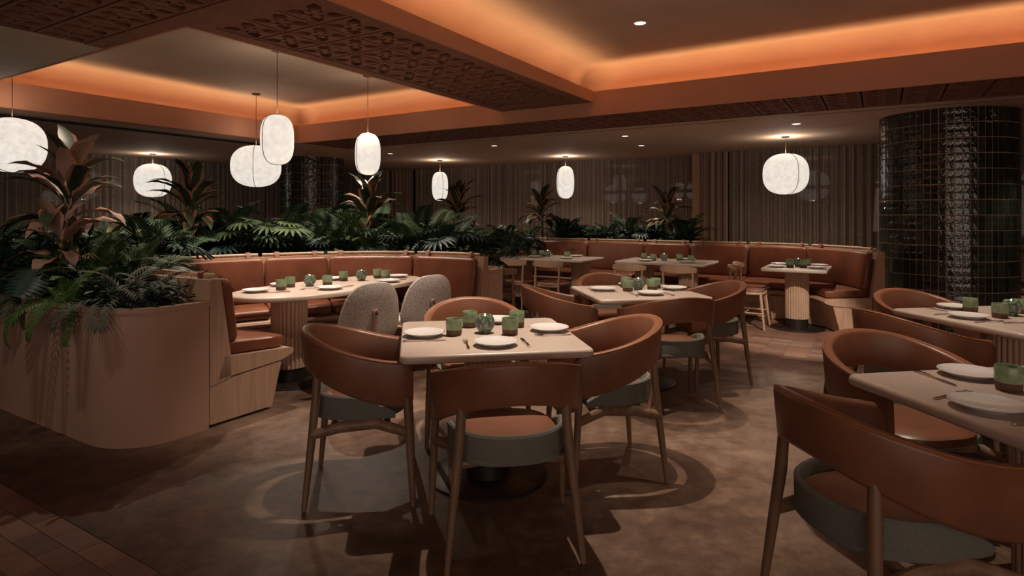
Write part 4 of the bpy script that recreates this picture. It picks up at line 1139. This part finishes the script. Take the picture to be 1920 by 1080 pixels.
setting('T1', cups=[(-.18, 0, 'left of the candle'), (-.075, .22, 'behind and left of the candle'), (.116, -.03, 'in front and right of the candle'), (.19, .18, 'rear right')],
    plates=[(-.335, .003, 'left'), (.003, -.285, 'near'), (.345, .035, 'right'), (.10, .345, 'far')],
    cut=[('knife', -.335, -.135, -H, 'in front of the left plate'), ('fork', -.335, .14, -H, 'behind the left plate'), ('fork', -.135, -.25, 0, 'left of the near plate'), ('knife', .155, -.25, 0, 'right of the near plate'),
         ('fork', .335, -.10, H, 'in front of the right plate'), ('knife', .36, .17, H, 'behind the right plate'), ('knife', -.03, .345, PI, 'left of the far plate'), ('fork', .235, .345, PI, 'right of the far plate')])
setting('T2', cups=[(-.07, .02, 'left of the candle'), (.17, .08, 'right of the candle'), (.24, .17, 'behind the right cup'), (.0, .26, 'hidden behind the candle')],
    plates=[(-.26, .10, 'left'), (.03, -.22, 'near'), (.36, .06, 'right'), (.08, .36, 'far')],
    cut=[('knife', -.27, -.03, -H, 'in front of the left plate'), ('fork', -.25, .24, -H, 'behind the left plate'), ('fork', -.11, -.22, 0, 'left of the near plate'), ('knife', .18, -.22, 0, 'right of the near plate'),
         ('fork', .36, -.08, H, 'in front of the right plate'), ('knife', .37, .20, H, 'behind the right plate')])
setting('T3', cups=[(-.04, .25, 'rear'), (-.076, .014, 'left of the candle'), (.21, .14, 'right of the candle')],
    plates=[(-.285, .03, 'left'), (-.03, .37, 'far')],
    cut=[('fork', -.30, -.12, -H, 'in front of the left plate'), ('knife', -.15, -.17, -H, 'beside the left plate'), ('fork', -.29, .17, -H, 'behind the left plate'), ('knife', -.2, .37, PI, 'left of the far plate')])
setting('T4', cups=[(-.03, .15, 'tall one at the right edge of the picture')],
    plates=[(-.31, -.02, 'left'), (.0, .335, 'far')],
    cut=[('knife', -.165, .33, PI-.1, 'left of the far plate'), ('fork', -.30, .12, -H+.25, 'behind the left plate'), ('knife', -.27, -.165, -H, 'in front of the left plate')])
def setg(desc, items):
    for k, u, v, r, l in items: put(k, W(u, v, ZS), f'{ {"plate": "white plate", "cup": "green cup", "candle": "lit green candle globe"}.get(k, k)} {l} on the {desc}', GR+r)
setg('oval table', [('plate', 3.16, 4.42, 0, 'at the left tip'), ('plate', 3.56, 4.60, 0, 'on the banquette side at left'), ('plate', 3.61, 4.04, 0, 'in front of the left shell chair'), ('plate', 4.15, 4.60, 0, 'on the banquette side at centre'),
    ('plate', 4.28, 4.0, 0, 'in front of the right shell chair'), ('plate', 4.66, 4.23, 0, 'at the right tip'),
    ('cup', 3.36, 4.36, 0, 'nearest the left tip'), ('cup', 3.54, 4.47, 0, 'second from the left'), ('cup', 3.81, 4.30, 0, 'between the two candles'), ('cup', 4.15, 4.46, 0, 'behind and left of the right candle'),
    ('cup', 4.46, 4.20, 0, 'second from the right tip'), ('cup', 4.50, 4.35, 0, 'nearest the right tip'), ('candle', 3.68, 4.38, 0, 'at left'), ('candle', 4.26, 4.33, 0, 'at right'),
    ('knife', 3.22, 4.24, PI/3, 'beside the left tip plate'), ('fork', 3.52, 4.20, H, 'left of the plate before the left shell chair'), ('knife', 3.78, 4.05, H, 'right of the plate before the left shell chair'), ('knife', 4.45, 4.02, H, 'right of the plate before the right shell chair')])
setg('far rectangular table at left', [('plate', 7.93, 4.45, 0, 'near left'), ('plate', 7.90, 3.91, 0, 'near right'), ('plate', 8.36, 4.50, 0, 'far left'), ('plate', 8.36, 3.98, 0, 'far right'),
    ('cup', 8.15, 4.60, 0, 'at left'), ('cup', 8.13, 4.02, 0, 'at right'), ('cup', 8.22, 4.50, 0, 'behind the left cup'), ('candle', 8.16, 4.36, 0, 'at centre')])
setg('far rectangular table at centre', [('plate', 8.07, 2.80, 0, 'near left'), ('plate', 8.07, 2.22, 0, 'near right'), ('plate', 8.56, 2.90, 0, 'far left'), ('plate', 8.56, 2.34, 0, 'far right'),
    ('cup', 8.42, 2.93, 0, 'leftmost'), ('cup', 8.25, 2.74, 0, 'left of the candle'), ('cup', 8.42, 2.42, 0, 'right of the candle'), ('cup', 8.28, 2.22, 0, 'rightmost'), ('candle', 8.30, 2.60, 0, 'at centre')])
setg('single pedestal table', [('plate', 7.98, 1.10, 0, 'near left'), ('plate', 8.38, 1.12, 0, 'far left'), ('plate', 8.02, .67, 0, 'near right'), ('plate', 8.40, .68, 0, 'far right'),
    ('cup', 8.03, .96, 0, 'at left'), ('cup', 8.22, .99, 0, 'behind the left cup'), ('cup', 8.08, .82, 0, 'right of the candle'), ('cup', 8.32, .80, 0, 'at the rear right'), ('candle', 8.20, .89, 0, 'at centre')])
